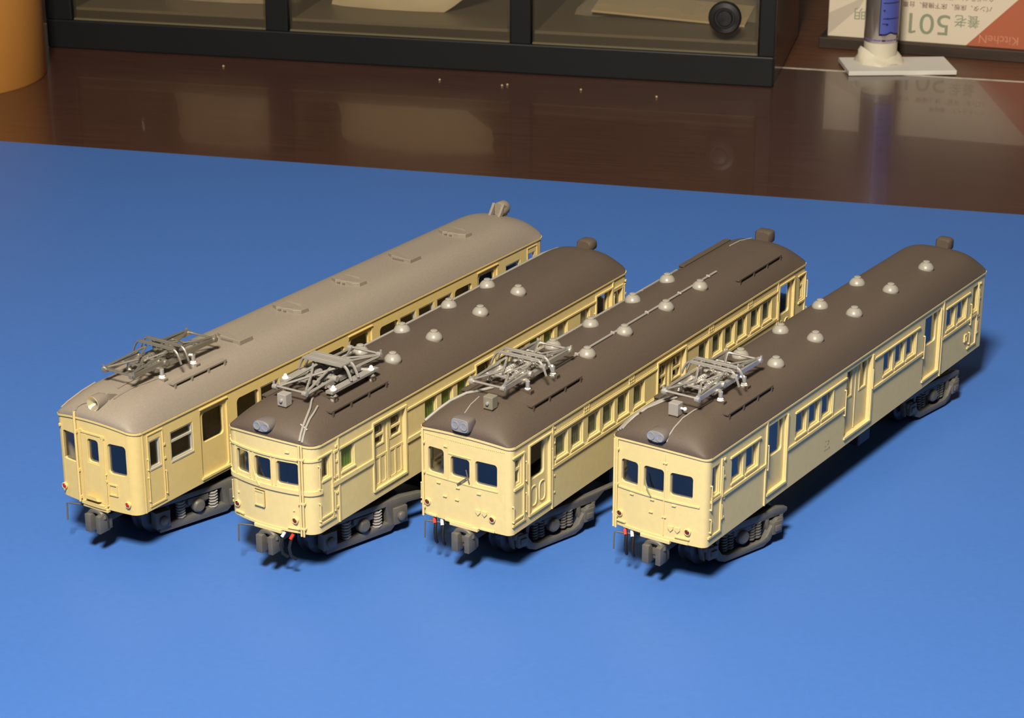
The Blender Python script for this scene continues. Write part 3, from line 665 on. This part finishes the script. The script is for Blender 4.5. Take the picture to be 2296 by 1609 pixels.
B.roofpipe([(-.15, 6.85), (.6, 6.6), (2, 6.1), (4, 5.4), (6.2, 4.5), (8.0, 3.4), (9.5, 2.6)], .22); B.roofpipe([(-.1, 7.35), (.7, 7.1), (2, 6.6), (4, 6.0), (5.8, 5.6), (7.8, 4.9)], .2)
B.roofpipe([(2.0, 5.6), (2.0, 7.0)], .18)
B.roofpipe([(27, -6.3), (40, -6.4), (60, -6.4), (80, -6.4), (100, -6.4), (106.5, -6.4), (108.3, -6.4)], .24, lift=.2); B.roofpipe([(27, -6.9), (60, -7.0), (100, -7.0), (107.5, -7.0)], .2, lift=.2)
for u in (34, 47, 60, 73, 86, 99): B.roofpipe([(u, -5.9), (u, -7.3)], .2, lift=.2, name='pipe_clamp')
B.coupler(); B.hoses(5.0, 3.2, -6.6); B.bogie(19, 'beam', 1, -16); B.bogie(B.L - 19, 'beam', -1, -5); B.underfloor([(36, 46, 3.5, 2.5), (52, 70, 3.0, 2.5)], (14, 0))

# ---------- car C: riveted
Cc = Car('cream railcar with rivet rows, olive curtains and a long conduit along its dark brown roof', -8.07, 342.23, 57.53, 115.79, 16.17, 1.2, .35, .55, 'cream', 'brown', R=4.6, n=3.4)
winC = [(a, a + 4.1, 8.9, 13.3, 'curt_o') for a in (14.5, 19.8, 25.6, 30.9, 36.2, 42.1, 67.6, 73.4, 78.7, 84.0, 90.0, 95.3)]
cabC = [(1.3, 3.3, 8.9, 13.9), (112.4, 114.4, 8.9, 13.9)]
dC = [(5.9, 12.5, 1.9, 14.7), (51.2, 61.8, 1.9, 14.8), (102.8, 109.6, 1.9, 14.7)]
holesC = [q[:4] + (0,) for q in winC + cabC + dC]
fC = [(-7.6, -4.2, 8.35, 13.15, .6), (-2.75, 1.15, 8.75, 12.5, .6), (2.3, 6.65, 8.4, 12.75, .6)]
Cc.body(holesC, holesC, fC); Cc.roof(); Cc.gutter(-.2, .38)
def relief_oval(u0):
    def f(mb, mf2):
        for x in (u0 + 1.0, u0 + 3.8):
            pts = [mf2(x + .9 + .95 * math.copysign(abs(math.cos(a)) ** .7, math.cos(a)), -.05, 4.7 + 1.85 * math.copysign(abs(math.sin(a)) ** .5, math.sin(a))) for a in [2 * PI * k / 24 for k in range(24)]]
            mb.tube(pts, .14, 5, closed=True)
    return f
for sg in (1, -1):
    mf = Cc.side(sg)
    for q in winC: Cc.window(mf, *q[:4], 'sash', q[4])
    for q in cabC:
        Cc.window(mf, *q, 'bar2'); u = q[0] - .9
        Cc.strip('cab_door_frame', mf, [(u + .1, u + 3.8, 14.3, 14.55), (u + 3.4, u + 3.75, 1.9, 14.3), (u, u + 4.0, 1.6, 1.95), (u + .5, u + 3.3, 2.6, 2.85), (u + .5, u + 3.3, 8.2, 8.6)], .26)
        Cc.rail(mf, u + .2, 2.5, 5.4); Cc.rail(mf, u + 4.3, 3.0, 6.5); Cc.rail(mf, u + 4.3, 8.8, 12.4)
    for d in (dC[0], dC[2]):
        Cc.door(mf, *d, .35, [(d[0] + .6, d[1] - 1.2, 7.9, 14.3)], relief_oval(d[0]))
        Cc.strip('door_surround', mf, [(d[0] - .35, d[0], 1.6, 14.7), (d[1], d[1] + .35, 1.6, 14.7), (d[0] - .35, d[1] + .35, 14.7, 15.0)], .25)
        Cc.rail(mf, d[1] + .7 if d[0] < 50 else d[0] - .7, 7.8, 11.6)
    d = dC[1]
    Cc.door(mf, *d, .55, [(52.1, 55.0, 9.4, 13.6), (57.9, 60.9, 9.4, 13.6)], lambda mb, m2: mbox(mb, m2, 56.2, 56.8, 2, 14.6, -.2, .05), 'frame', bars=True)
    Cc.strip('door_surround', mf, [(50.8, 62.3, 14.8, 15.15), (61.8, 62.3, 1.5, 14.8), (50.8, 51.15, 1.5, 14.8)], .28)
    Cc.strip('rib', mf, [(13.2, 13.5, .1, 16), (101.8, 102.1, .1, 16)], .22)
    Cc.strip('header_band', mf, [(13.5, 50.8, 13.9, 14.2), (62.3, 101.8, 13.9, 14.2)], .2)
    Cc.strip('sill_band', mf, [(13.5, 50.8, 7.7, 8.25), (62.3, 101.8, 7.7, 8.25)], .25)
    for u in (24.0, 40.2, 71.6, 88.4):
        pl = MB(); ring(pl, mf, u, u + 1.9, 14.35, 15.85, .25, -.14, .05); mbox(pl, mf, u, u + 1.9, 15.0, 15.2, -.14, .05); mbox(pl, mf, u + .85, u + 1.05, 14.4, 15.8, -.14, .05)
        pl.build('grille_plate', 'cream', Cc.root, 0)
    rv = MB()
    for z, us in ((14.45, range(28, 203)), (15.75, range(28, 203)), (8.45, range(28, 203)), (7.5, range(28, 203))):
        for q in us:
            u = q * .5
            if 50.5 < u < 62.5: continue
            mbox(rv, mf, u - .09, u + .09, z - .09, z + .09, -.09, .02)
    o = rv.build('rivets', 'cream', Cc.root, 0); o['kind'] = 'stuff'
    Cc.blobs('door_hinge', mf, [(14.1, z) for z in (3.0, 6.2, 9.6, 12.4, 15.2)], .18, .16)
mf = Cc.front()
for v in fC: Cc.window(mf, v[0], v[1], v[2], v[3], 'front', nx=4)
fr = MB(); [mbox(fr, mf, a, b, 8.0, z1, -.1, .05) for a, b, z1 in ((-3.5, -3.2, 16), (1.5, 1.75, 12.9))]; mbox(fr, mf, -3.2, 1.6, 12.75, 12.95, -.12, .05, 4); mbox(fr, mf, -8.0, 6.8, 7.7, 7.95, -.12, .05, 10); fr.build('window_surround', 'cream', Cc.root, 0)
rv = MB()
for k in range(44): v = -8 + 16 * k / 43; mbox(rv, mf, v - .08, v + .08, 15.35, 15.5, -.09, .02)
o = rv.build('rivets', 'cream', Cc.root, 0); o['kind'] = 'stuff'
hooks(Cc, [(-3.7, 14.0), (-5.3, 6.8), (3.1, 6.7), (-1.2, 6.8), (-3.95, 4.55), (-1.4, 4.5)])
def hearts(c, z):
    mf = c.front()
    for v in (2.9, 4.2):
        mb = MB(); P = [(v - .5, z + .45), (v + .5, z + .45), (v + .5, z), (v, z - .55), (v - .5, z)]
        i = len(mb.v); mb.v += [mf(a, .05, b) for a, b in P] + [mf(a, -.25, b) for a, b in P]; n = 5
        mb.f += [tuple(i + k for k in range(n)), tuple(i + n + k for k in range(n))] + [(i + k, i + (k + 1) % n, i + n + (k + 1) % n, i + n + k) for k in range(n)]
        mb.build('jumper_socket', c.paint, c.root, 0)
hearts(Cc, 3.2)
Cc.taillights((-7.75, 5.75), 2.55, 'dred'); wiper(Cc, 1.0, 9.4, -1.2, 7.6)
Cc.strip('skirt_rail', mf, [(-8.0, -5.8, .1, .4), (-3.9, 1.7, .0, .35), (3.4, 6.2, .1, .4)], .3, 3)
for zz in (1.2, 7.9, 13.5): Cc.strip('pipe_clip', mf, [(-9.1, -8.2, zz, zz + .3)], .45)
MB().tube([mf(-8.7, -.3, z) for z in (-.3, 5, 10, 16.1)], .22, 7).build('front_pipe', 'cream', Cc.root, 60)
Cc.pantograph(18.2); Cc.mount(13.9); Cc.mount(22.6)
Cc.walkway(10, 26.8, 6.7); Cc.walkway(10, 26.8, -6.7); Cc.walkway(88, 107.2, 6.8); Cc.walkway(88.5, 109, -6.0)
Cc.headlight2(-1.2, -.15, 2.8, 4.5, 1.9, 1.3); Cc.headlight2(.3, 0, 4.8, 4.5, back=True, depth=2.6, hz=1.4)
Cc.box_on_roof(4.4, 2.4, mat('olive_grey_paint', (.2, .18, .13), .5), 'f')
Cc.vents([(u, v) for u in (34.7, 48.3, 64.3, 78.2) for v in (-3.65, 3.65)])
Cc.roofpipe([(.6, -8.6), (1.5, -8.2), (3, -7.4), (5, -6.2), (7.5, -4.6), (9.5, -2.6), (11.5, -1.6)], .28, n=8)
Cc.roofpipe([(25, 2.5), (40, 2.5), (60, 2.5), (87.5, 2.4)], .24); Cc.roofpipe([(27, -6.2), (60, -6.2), (87, -6.2)], .24, lift=.2)
for u in (33, 46, 59, 72, 84): Cc.roofpipe([(u, 2.1), (u, 2.9)], .3, name='pipe_clamp'); Cc.roofpipe([(u, -5.8), (u, -6.7)], .2, lift=.25, name='pipe_clamp')
Cc.roofpipe([(1.8, -1.2), (4, -1.4), (7, -1.6)], .1); Cc.roofpipe([(104, -3.0), (108, -2.7), (112.5, -2.2)], .14)
Cc.coupler(); Cc.hoses(-6.6, -5.0, -8.2); Cc.bogie(19.5, 'bar', 1, -16); Cc.bogie(Cc.L - 19.5, 'bar', -1, -5); Cc.underfloor([(38, 50, 3.5, 2.5), (56, 72, 3.0, 2.5)], (14, 0))

# ---------- car D: nearest the open sheet
Dd = Car('cream railcar with paired and triple side windows and nine grey roof ventilators', 24.88, 337.78, 55.74, 117.56, 16.17, 1.3, .6, .45, 'cream', 'brown')
winD = [(a, a + 4.1, 9.0, 13.6, None) for a in (8.4, 13.5, 32.0, 37.1, 42.2, 68.2, 73.4, 78.5, 97.6, 103.0)]
cabD = [(1.7, 4.2, 8.9, 14.4), (110.2, 113.6, 8.9, 14.6)]
dD = [(21.7, 28.5, 1.95, 14.9), (52.3, 62.9, 1.8, 15.0), (87.0, 94.4, 1.8, 14.9)]
holesD = [q[:4] + (0,) for q in winD + cabD] + [d + (0,) for d in dD]
fD = [(-7.35, -3.85, 8.45, 12.8, .6), (-2.65, 1.33, 8.45, 12.8, .6), (2.5, 6.75, 8.55, 12.75, .6)]
Dd.body(holesD, holesD, fD); Dd.roof(); Dd.gutter()
for sg in (1, -1):
    mf = Dd.side(sg)
    for q in winD: Dd.window(mf, *q[:4], 'sash')
    for q in cabD:
        Dd.window(mf, *q, 'sash'); u = q[0] - .6
        Dd.strip('cab_door_frame', mf, [(u + 3.5, u + 3.85, 1.8, 15.0), (u - .4, u + 3.9, 1.5, 1.85), (u + .2, u + 3.4, 8.0, 8.45)], .25)
        Dd.rail(mf, u + .2, 6.8, 11.2, .6); Dd.rail(mf, u + .2, 2.6, 5.0, .6); Dd.rail(mf, u + 3.9, 3.8, 6.4); Dd.rail(mf, u + 3.9, 8.0, 13.4); Dd.blobs('door_hinge', mf, [(u + 4.7, z) for z in (3.8, 7.4, 11.4, 14.6)])
    for d in (dD[0], dD[2]):
        Dd.door(mf, *d, .45, [(d[0] + .9, d[1] - .9, 8.4, 14.6)])
        Dd.strip('door_surround', mf, [(d[1], d[1] + .35, 1.6, 14.9)], .25)
        Dd.rail(mf, d[0] - .35, 6.8, 11.4, .6)
    d = dD[1]
    Dd.door(mf, *d, .7, [(53.2, 55.8, 9.2, 14.4), (59.2, 61.8, 9.2, 14.4)], lambda mb, m2: mbox(mb, m2, 57.35, 57.65, 2, 14.8, -.12, .05), 'frame')
    Dd.strip('door_surround', mf, [(62.9, 63.5, 1.5, 15.1)], .25)
    Dd.rail(mf, 51.7, 6.6, 11.6, .6); Dd.rail(mf, 63.2, 8.2, 12, .4)
    Dd.strip('rib', mf, [(20.65, 21.0, .1, 16), (95.4, 95.75, .1, 16)], .25)
    Dd.strip('header_band', mf, [(7.8, 18.6, 13.85, 14.15), (31.6, 52.0, 13.85, 14.15), (63.8, 84.4, 13.85, 14.15), (97.0, 109.0, 13.85, 14.15)], .28)
    Dd.strip('sill_band', mf, [(5.0, 20.6, 7.7, 8.2), (28.9, 52.0, 7.7, 8.2), (63.5, 86.6, 7.7, 8.2), (95.8, 109.6, 7.7, 8.2)], .28)
    Dd.strip('window_post', mf, [(a, a + .3, 8.2, 13.8) for a in (17.8, 46.6, 82.9, 107.4)], .16)
    fr = MB(); ring(fr, mf, 107.4, 108.5, 3.6, 5.2, .22, -.3, .05); fr.build('board_holder', 'cream', Dd.root, 0)
mf = Dd.front()
for v in fD: Dd.window(mf, v[0], v[1], v[2], v[3], 'front', nx=4)
fr = MB(); mbox(fr, mf, -8.0, 8.1, 7.3, 7.6, -.2, .05, 12); [mbox(fr, mf, a, b, 7.6, 13.0, -.1, .05) for a, b in ((-3.55, -3.25), (1.75, 2.05))]; fr.build('window_surround', 'cream', Dd.root, 0)
hooks(Dd, [(-5.0, 6.75), (3.4, 6.75), (-.8, 6.85), (-1.0, 4.5), (1.6, 4.2), (1.55, 14.2)]); hearts(Dd, 2.4)
Dd.taillights((-7.45, 6.1), 2.5, 'dred'); wiper(Dd, -2.0, 9.6, -1.0, 7.5, 'curt_o')
MB().tube([mf(1.52, -.12, z) for z in (.8, 5, 10, 15.9)], .1, 6).build('front_conduit', 'cream', Dd.root, 60)
Dd.strip('skirt_rail', mf, [(-8.0, -6.2, .9, 1.15), (3.8, 6.5, 1.0, 1.25)], .32, 2); Dd.strip('skirt_lip', mf, [(-6.6, 6.2, .05, .55)], .2, 10)
MB().tube([mf(-8.75, -.3, z) for z in (-.4, 5, 10, 16.1)], .24, 7).build('front_pipe', 'cream', Dd.root, 60)
MB().tube([mf(-8.2, -.3, z) for z in (-.4, 5, 10, 16.1)], .2, 7).build('front_pipe', 'cream', Dd.root, 60)
Dd.strip('pipe_clip', mf, [(-9.2, -7.8, z, z + .3) for z in (1.6, 7.7, 14.2)], .5)
Dd.pantograph(17.8); Dd.mount(13.5); Dd.mount(22.1)
Dd.walkway(10.2, 26.5, 6.7); Dd.walkway(10.2, 26.5, -6.7)
Dd.headlight2(-1.2, -.1, 2.7, 2.3); Dd.headlight2(.3, 0, 4.7, 4, back=True, depth=2.4, wv=1.65, hz=1.35)
Dd.box_on_roof(4.5, .3, 'grey', 's')
Dd.vents([(u, v) for u in (34.4, 49.9, 66.1, 82.2) for v in (-3.6, 3.6)] + [(98.6, 3.7)])
for k, dv in enumerate((-.45, 0, .45)): Dd.roofpipe([(.5, -8.2 + dv), (1.5, -7.8 + dv), (3, -7.1 + dv), (5, -6.0 + dv), (8, -4.6 + dv), (10.5, -3.4 + dv)], .22)
Dd.roofpipe([(3.6, -7.6), (3.6, -5.9)], .2, 'brown')
Dd.roofpipe([(-.5, 1.6), (.2, 1.65), (1.5, 1.8), (4, 2.0), (7, 2.3), (10, 2.6), (13, 2.6)], .13)
Dd.coupler(); Dd.hoses(-6.4, -5.0, -8.2); Dd.bogie(19.5, 'bar_short', 1, -16); Dd.bogie(Dd.L - 19.5, 'bar_short', -1, -8)
Dd.underfloor([(33, 43, 6.3, 2.2), (46, 58, 6.0, 2.2), (64, 69, 4.3, 2.6), (73, 84, 6.3, 2.2)], (14, 0))
def text(body, size, m, parent, loc, rot, name='lettering', extr=.02, align='LEFT', sx=1.0):
    cu = bpy.data.curves.new('txt', 'FONT'); cu.body = body; cu.size = size * S; cu.extrude = extr * S; cu.align_x = align
    o = bpy.data.objects.new('txt', cu); C.objects.link(o)
    dg = bpy.context.evaluated_depsgraph_get(); dg.update()
    me = bpy.data.meshes.new_from_object(o.evaluated_get(dg)); bpy.data.objects.remove(o)
    me.name = name; me.materials.clear(); me.materials.append(m)
    r = bpy.data.objects.new(name, me); C.objects.link(r); r.parent = parent; r.location = Vector(loc) * S; r.rotation_euler = rot; r.scale = (sx, 1, 1)
    return r
mk = MB()                                             # tiny printed marks, too small to read
for u, z, l, t in ((44.6, 3.7, .5, .12), (45.5, 3.5, .5, .14), (45.9, 3.1, .16, .5), (45.4, 2.9, .55, .12), (44.5, 2.7, .4, .14), (44.3, 1.9, .35, .22), (44.9, 1.9, .4, .18), (45.5, 1.9, .3, .2), (46.0, 1.9, .45, .24)):
    mbox(mk, Dd.side(1), u, u + l, z, z + t, -.012, .01)
mk.build('lettering', mat('worn_ink', (.25, .215, .14), .6), Dd.root, 0)

# ================================================================== background things
TC = math.radians(-13.03)
m_black = mat('glossy_black_plastic', (.012, .012, .013), .14, spec=.5); m_frame = mat('black_plastic_frame', (.008, .0085, .0095), .5, spec=.3, bump=.04, bscale=400)
m_olive = mat('olive_drawer_floor', (.15, .13, .095), .45); m_lip = mat('drawer_lip', (.16, .135, .08), .35); m_dlow = mat('dark_drawer_base', (.030, .022, .012), .5)
m_smoke = clear('smoky_clear_plastic', (.92, .89, .82), .16, 1.35, (.34, .30, .24), .06)
cab = thing('drawer_cabinet', 'black plastic drawer cabinet with see-through drawers at the back of the table', 'cabinet', (83.6, 684.8, -.6), TC)
H0 = 9.9; HT = 52
MB().box(-250, 0, 0, 3.5, 0, H0).build('bottom_rail', m_frame, cab, 0, bevel=.5)
for a, b in ((-5, 0), (-86.4, -79.7), (-170.5, -162.9), (-250, -240.5)): MB().box(a, b, 0.1, 3.6, H0, HT).build('stile', m_frame, cab, 0, bevel=.3)
MB().box(-250, 0, 0, 3.5, HT, HT + 8).build('top_rail', m_frame, cab, 0, bevel=.5)
MB().box(-1.6, 0, 3.5, 78, 0, HT + 8).build('side_panel', m_black, cab, 0, bevel=.3); MB().box(-250, -248.4, 3.5, 78, 0, HT + 8).build('side_panel', m_black, cab, 0)
MB().box(-250, 0, 76.5, 78, 0, HT + 8).build('back_panel', m_frame, cab, 0); MB().box(-250, 0, 3.5, 78, HT + 7, HT + 8).build('top_panel', m_frame, cab, 0); MB().box(-249, -1, 3.5, 77, 1, H0 - 1.5).build('floor_panel', m_dlow, cab, 0)
drawers = ((-240.2, -170.8), (-162.6, -86.7), (-79.4, -5.3))
for i, (a, b) in enumerate(drawers):
    d = MB().box(a + .6, b - .6, 2.6, 72, H0 + 3.2, H0 + 4.2).build('drawer', m_olive, cab, 0)
    MB().box(a + .6, b - .6, 2.4, 4.5, H0, H0 + 3.2).build('drawer_base', m_dlow, d, 0)
    MB().box(a + .2, b - .2, 1.1, 2.2, H0 + .05, H0 + .55).build('drawer_lip', m_lip, d, 0); MB().box(b - .7, b - .1, 1.1, 2.2, H0 + .05, HT - .5).build('drawer_edge', m_smoke, d, 0)
    MB().box(a + .2, b - .2, 1.3, 2.1, H0 + .1, HT - .5).build('drawer_front', m_smoke, d, 0)
    for x in (a + .6, b - 1.4): MB().box(x, x + .8, 2.6, 72, H0 + 4.2, HT - 4).build('drawer_side', m_smoke, d, 0)
    MB().box(a + .6, b - .6, 71, 72, H0 + 4.2, HT - 4).build('drawer_back', m_smoke, d, 0)
    if i == 2:
        MB().lathe([(4.0, 1.2), (4.2, -1), (5.2, -2.2), (5.3, -3.2), (4.8, -4.0), (3.4, -4.3), (3.2, -3.8), (2.6, -3.8), (2.3, -4.7), (.3, -4.9)], (-15.8, .2, 22.6), 36, 'y').build('drawer_knob', mat('black_knob_plastic', (.014, .013, .014), .38), d, 40)
def rel(x, y, z): return (Vector((83.6, 684.8, -.6)) + Matrix.Rotation(TC, 3, 'Z') @ Vector((x, y, z)))
m_paper = mat('white_paper', (.68, .60, .47), .6, bump=.5, bscale=70); m_paper2 = mat('greyish_white_paper', (.42, .35, .29), .6, bump=.3, bscale=80)
def pouch(name, label, m, x0, x1, y, z0, z1, t, lean=6, seed=1, cut=0):
    rnd = random.Random(seed); mb = MB(); nx, nz = 14, 10; g = [[], []]
    amp = [[rnd.uniform(-1, 1) for _ in range(nz + 1)] for _ in range(nx + 1)]
    for k, sgn in enumerate((-1, 1)):
        for i in range(nx + 1):
            for j in range(nz + 1):
                u, v_ = i / nx, j / nz; bul = (math.sin(PI * u) ** .5) * (1 - .5 * v_) if 0 < i < nx else 0
                bul *= 1 if j else .7
                x = x0 + (x1 - x0) * u; zb_ = z0 + (cut * max(0, (u - .72) / .28) ** 1.2)
                g[k].append((x + amp[i][j] * .5 + (2.5 * (v_ - .3) if i == 0 else 0), y + sgn * t * bul + lean * v_ + amp[i][j] * (.9 if 0 < j else .2), zb_ + (z1 - zb_) * v_))
    i0 = 0; n = (nz + 1)
    mb.v = g[0] + g[1]; N = len(g[0])
    for k in (0, N):
        for i in range(nx):
            for j in range(nz): a = k + i * n + j; mb.f.append((a, a + n, a + n + 1, a + 1))
    for i in range(nx):
        for j in (0, nz): mb.f.append((i * n + j, (i + 1) * n + j, N + (i + 1) * n + j, N + i * n + j))
    o = mb.build(name, m, None, 50, loc=rel(0, 0, 0), rot=(0, 0, TC)); tag(o, label, 'packet'); return o
ZF = H0 + 4.3
pouch('paper_packet', 'crumpled white paper packet standing in the middle drawer', m_paper, -154.5, -99, 26, ZF, HT - 6, 7, 8, 3, 13)
pouch('paper_packet', 'greyish white flat packet standing in the first drawer beside the orange tape roll', m_paper2, -214, -174.5, 22, ZF, HT - 6, 3, 5, 5, 0)
jar = thing('glass_jar', 'small clear round jar in the first drawer', 'jar', rel(-229, 30, ZF))
MB().lathe([(7.5, 0), (8.6, .8), (8.8, 3), (8.8, 24), (7.6, 27), (7.6, 30)], (0, 0, 0), 28).build('jar_body', clear('jar_glass', (.93, .95, .9), .04, 1.45), jar, 40)
MB().lathe([(8.4, 30), (8.4, 34.5), (7.6, 35)], (0, 0, 0), 28).build('jar_lid', m_frame, jar, 40)
crd = MB().box(-26, 26, -9, 9, 0, .7).build('cream_card', mat('cream_card', (.62, .52, .36), .5), None, 0, bevel=.1, loc=rel(-38, 33, ZF + 2.2), rot=(math.radians(9), math.radians(2.2), TC + math.radians(-3)))
tag(crd, 'cream card lying inside the right hand drawer behind the round knob', 'card')
rnd = random.Random(4); bg = MB(); nx = 12; ny = 8; pts = []
for i in range(nx + 1):
    for j in range(ny + 1):
        e = min(i, nx - i, j, ny - j); pts.append((-30 + 60 * i / nx + rnd.uniform(-1, 1), -20 + 40 * j / ny + rnd.uniform(-1, 1), .4 + min(e, 2) * 3.2 + rnd.uniform(-1.6, 1.6) + 9 * (j / ny)))
bg.v = pts + [(p[0], p[1], p[2] * .3) for p in pts]; n = ny + 1; N = len(pts)
for k in (0, N):
    for i in range(nx):
        for j in range(ny): a = k + i * n + j; bg.f.append((a, a + n, a + n + 1, a + 1))
o = bg.build('plastic_bag', clear('bag_film', (.95, .94, .9), .12, 1.35, (.7, .67, .6), .22), None, 30, loc=rel(-40, 48, ZF + .3), rot=(0, 0, TC)); tag(o, 'crumpled clear plastic bag in the right hand drawer over the cream card', 'bag')

# orange tape roll
tp = thing('tape_roll', 'orange brown tape roll standing on the table at the left', 'tape', (-187.4, 700.9, -.6))
m_tape = mat('orange_brown_tape', (.50, .215, .045), .5, spec=.4, grain=.04, gscale=60)
MB().lathe([(30, 0), (34.2, 0), (34.5, .5), (34.5, 58), (34.1, 58.5), (30, 58.5)], (0, 0, 0), 72).build('tape', m_tape, tp, 40)
MB().lathe([(28, 0), (30, 0), (30, 58.4), (28, 58.4)], (0, 0, 0), 48).build('core', mat('cardboard_core', (.35, .25, .15), .8), tp, 40)

# strip, printed box
TB = math.radians(-18.5)
stp = MB().box(-2.5, 130, -3, 29, -3.9, 0).build('dark_strip', wood('dark_brown_strip', (.022, .012, .007), (.05, .026, .014), .6, 0, (10, 160, 60)), None, 0, bevel=.3, loc=(108.9, 743.5, 3.0), rot=(0, 0, TB))  # thin dark brown slab filling the band between shelf and box
tag(stp, 'dark brown strip under the white printed box', 'wood strip')
bx = thing('product_box', 'white printed box with green 501 standing upside down behind the tube', 'box', (108.9, 743.5, 3.0), TB)
m_card = mat('white_card', (.74, .64, .50), .55); m_redp = mat('red_print', (.46, .125, .058), .5); m_gry = mat('pale_grey_print', (.56, .48, .38), .55); m_grn = mat('green_print', (.27, .30, .20), .6)
MB().box(0, 112, 0, 28, 0, 26).build('carton', m_card, bx, 0, bevel=.15)
def flat(poly, m, y=-.03):
    mb = MB(); mb.prism(poly, y, .02); return mb.build('printed_panel', m, bx, 0)
flat([(47.3, .1), (111.9, .1), (111.9, 25.8), (72.3, 25.8)], m_redp)
flat([(.1, .4), (.1, 8.0), (12.5, 14.5), (10.5, 10.4)], m_gry)
RT = (PI / 2, PI, 0)
text('養老', 4.6, m_grn, bx, (51.4, -.05, 9.9), RT, sx=.95); text('501', 10.0, m_grn, bx, (41.9, -.05, 9.8), RT, sx=1.1)
flat([(28.2, 2.75), (30.0, 3.3), (30.0, 4.0), (28.2, 3.6)], m_grn, -.05)
m_tx = mat('maroon_ink', (.16, .085, .07), .6)
text('パンタ、床板、床下機器、台車', 2.15, m_tx, bx, (55.2, -.05, 13.6), RT, sx=1.0); text('ヘッドライト、連結器', 1.9, m_tx, bx, (55.4, -.05, 16.6), RT)
text('明', 4.4, m_grn, bx, (13.0, -.05, 9.9), RT)
text('KitcheN', 4.0, mat('pink_print', (.62, .25, .15), .5), bx, (64.8, -.06, 4.0), RT)

# white plate, glue tube
pa = math.radians(2.0)
pl = MB().box(0, 35.6, 0, 19.6, 0, 1.45).build('styrene_plate', mat('white_styrene', (.72, .69, .64), .45), None, 0, bevel=.15, loc=(110.2, 700.4, -.5), rot=(0, 0, pa)); tag(pl, 'small white plastic plate under the standing tube', 'plate')
tb = thing('glue_tube', 'silver tube with blue lettering standing cap down on the white plate', 'tube', (122.4, 714.5, .95))
m_cap = mat('cream_white_plastic', (.70, .64, .50), .5, bump=.15, bscale=300); m_tube = mat('brushed_silver_tube', (.62, .58, .56), .22, metal=.8); m_blue = mat('blue_print', (.085, .115, .44), .35); m_navy = mat('navy_outline', (.02, .02, .09), .4)
MB().lathe([(5.5, 0), (5.55, .3), (5.5, 6.9), (5.1, 7.1)], (0, 0, 0), 32).build('cap', m_cap, tb, 40)
mb = MB(); rnd = random.Random(9); nn = 28; prof = [(7.3, 0), (7.2, .6), (6.7, 1.4), (6.1, 2.1), (5.5, 2.7)]
i0 = 0
for k, (r, h) in enumerate(prof):
    for j in range(nn):
        a = 2 * PI * j / nn; q = r + (1.0 * math.sin(a * 3 + .6) + .7 * math.sin(a * 7 + k)) * (1 - k / 4) * .8 + (.35 * math.sin(a * 2 + 2) if k == 3 else 0)
        hh = h + (k / 4) * (2.4 * math.exp(-((a - 3.4) / .5) ** 2) + .8 * math.sin(a * 2 + 1.2) + .4 * math.sin(a * 5)); q += 1.3 * math.exp(-((a - 3.3) / .45) ** 2) + 1.6 * math.exp(-((a - 5.9) / .35) ** 2) * (1 - k / 4); mb.v.append((q * math.cos(a), q * math.sin(a), max(0, hh)))
for k in range(len(prof) - 1):
    for j in range(nn): mb.f.append((k * nn + j, k * nn + (j + 1) % nn, (k + 1) * nn + (j + 1) % nn, (k + 1) * nn + j))
mb.f.append(tuple(range(nn)))
mb.build('putty', m_cap, tb, 60)
MB().lathe([(5.3, 6.9), (5.62, 7.3), (5.62, 70), (4.5, 80), (2.5, 88), (1, 92)], (0, 0, 0), 40).build('tube_body', m_tube, tb, 50)
def curved(a0, a1, z0, z1, r, m, name, wavy=False):
    mb = MB(); n = 12
    for k in range(n):
        qa, qb = (a0 + (a1 - a0) * k / n, a0 + (a1 - a0) * (k + 1) / n); f = lambda a: (math.sin(math.radians(a)) * 1, -math.cos(math.radians(a)))
        za, zb_ = [z0 + (.7 * math.exp(-(((q - (a0 + a1) / 2) / 12) ** 2)) if wavy else 0) for q in (qa, qb)]
        z1a, z1b = (za + (z1 - z0), zb_ + (z1 - z0)) if wavy == 2 else (z1, z1)
        A_, B_ = f(qa), f(qb); P = lambda c, rr, z: (c[0] * rr, c[1] * rr, z)
        mb.hexa([P(A_, r - .1, za), P(B_, r - .1, zb_), P(B_, r, zb_), P(A_, r, za), P(A_, r - .1, z1a), P(B_, r - .1, z1b), P(B_, r, z1b), P(A_, r, z1a)])
    return mb.build(name, m, tb, 40)
curved(-16, 62, 10.2, 60, 5.66, m_blue, 'lettering', 1)
curved(-17, 63, 9.8, 10.4, 5.69, m_navy, 'lettering', 2)
curved(-18, -14.5, 10.0, 60, 5.69, m_navy, 'lettering'); curved(60, 65, 10.0, 60, 5.69, m_navy, 'lettering')
for a, b, z, t in ((-6, 60, 15.3, .35), (-8, 12, 13.6, .3), (4, 12, 13.2, .7), (-6, 0, 17.8, .7), (-8, 55, 20.5, .35), (-8, 30, 22.4, .3), (-8, 58, 26, .35), (8, 14, 24, 3)): curved(a, b, z, z + t, 5.69, m_navy, 'lettering')
curved(-90, 90, 7.9, 8.4, 5.66, mat('violet_print', (.18, .13, .38), .35), 'printed_line')
# crumbs on the table
m_crumb = mat('pale_crumb', (.55, .42, .25), .6)
for px_, (x, y) in enumerate(((-1.5, 688.0), (-3.2, 687.0), (22.0, 681.5), (45.6, 672.5), (-23.5, 694.5), (-96, 713))):
    o = MB().lathe([(.15, 0), (.38, .15), (.3, .45), (.1, .6)], (0, 0, 0), 7).build('crumb', m_crumb, None, 0, loc=(x, y, -.6)); tag(o, 'tiny pale crumb on the dark table in front of the drawer cabinet', 'crumb', 'crumbs on the table')
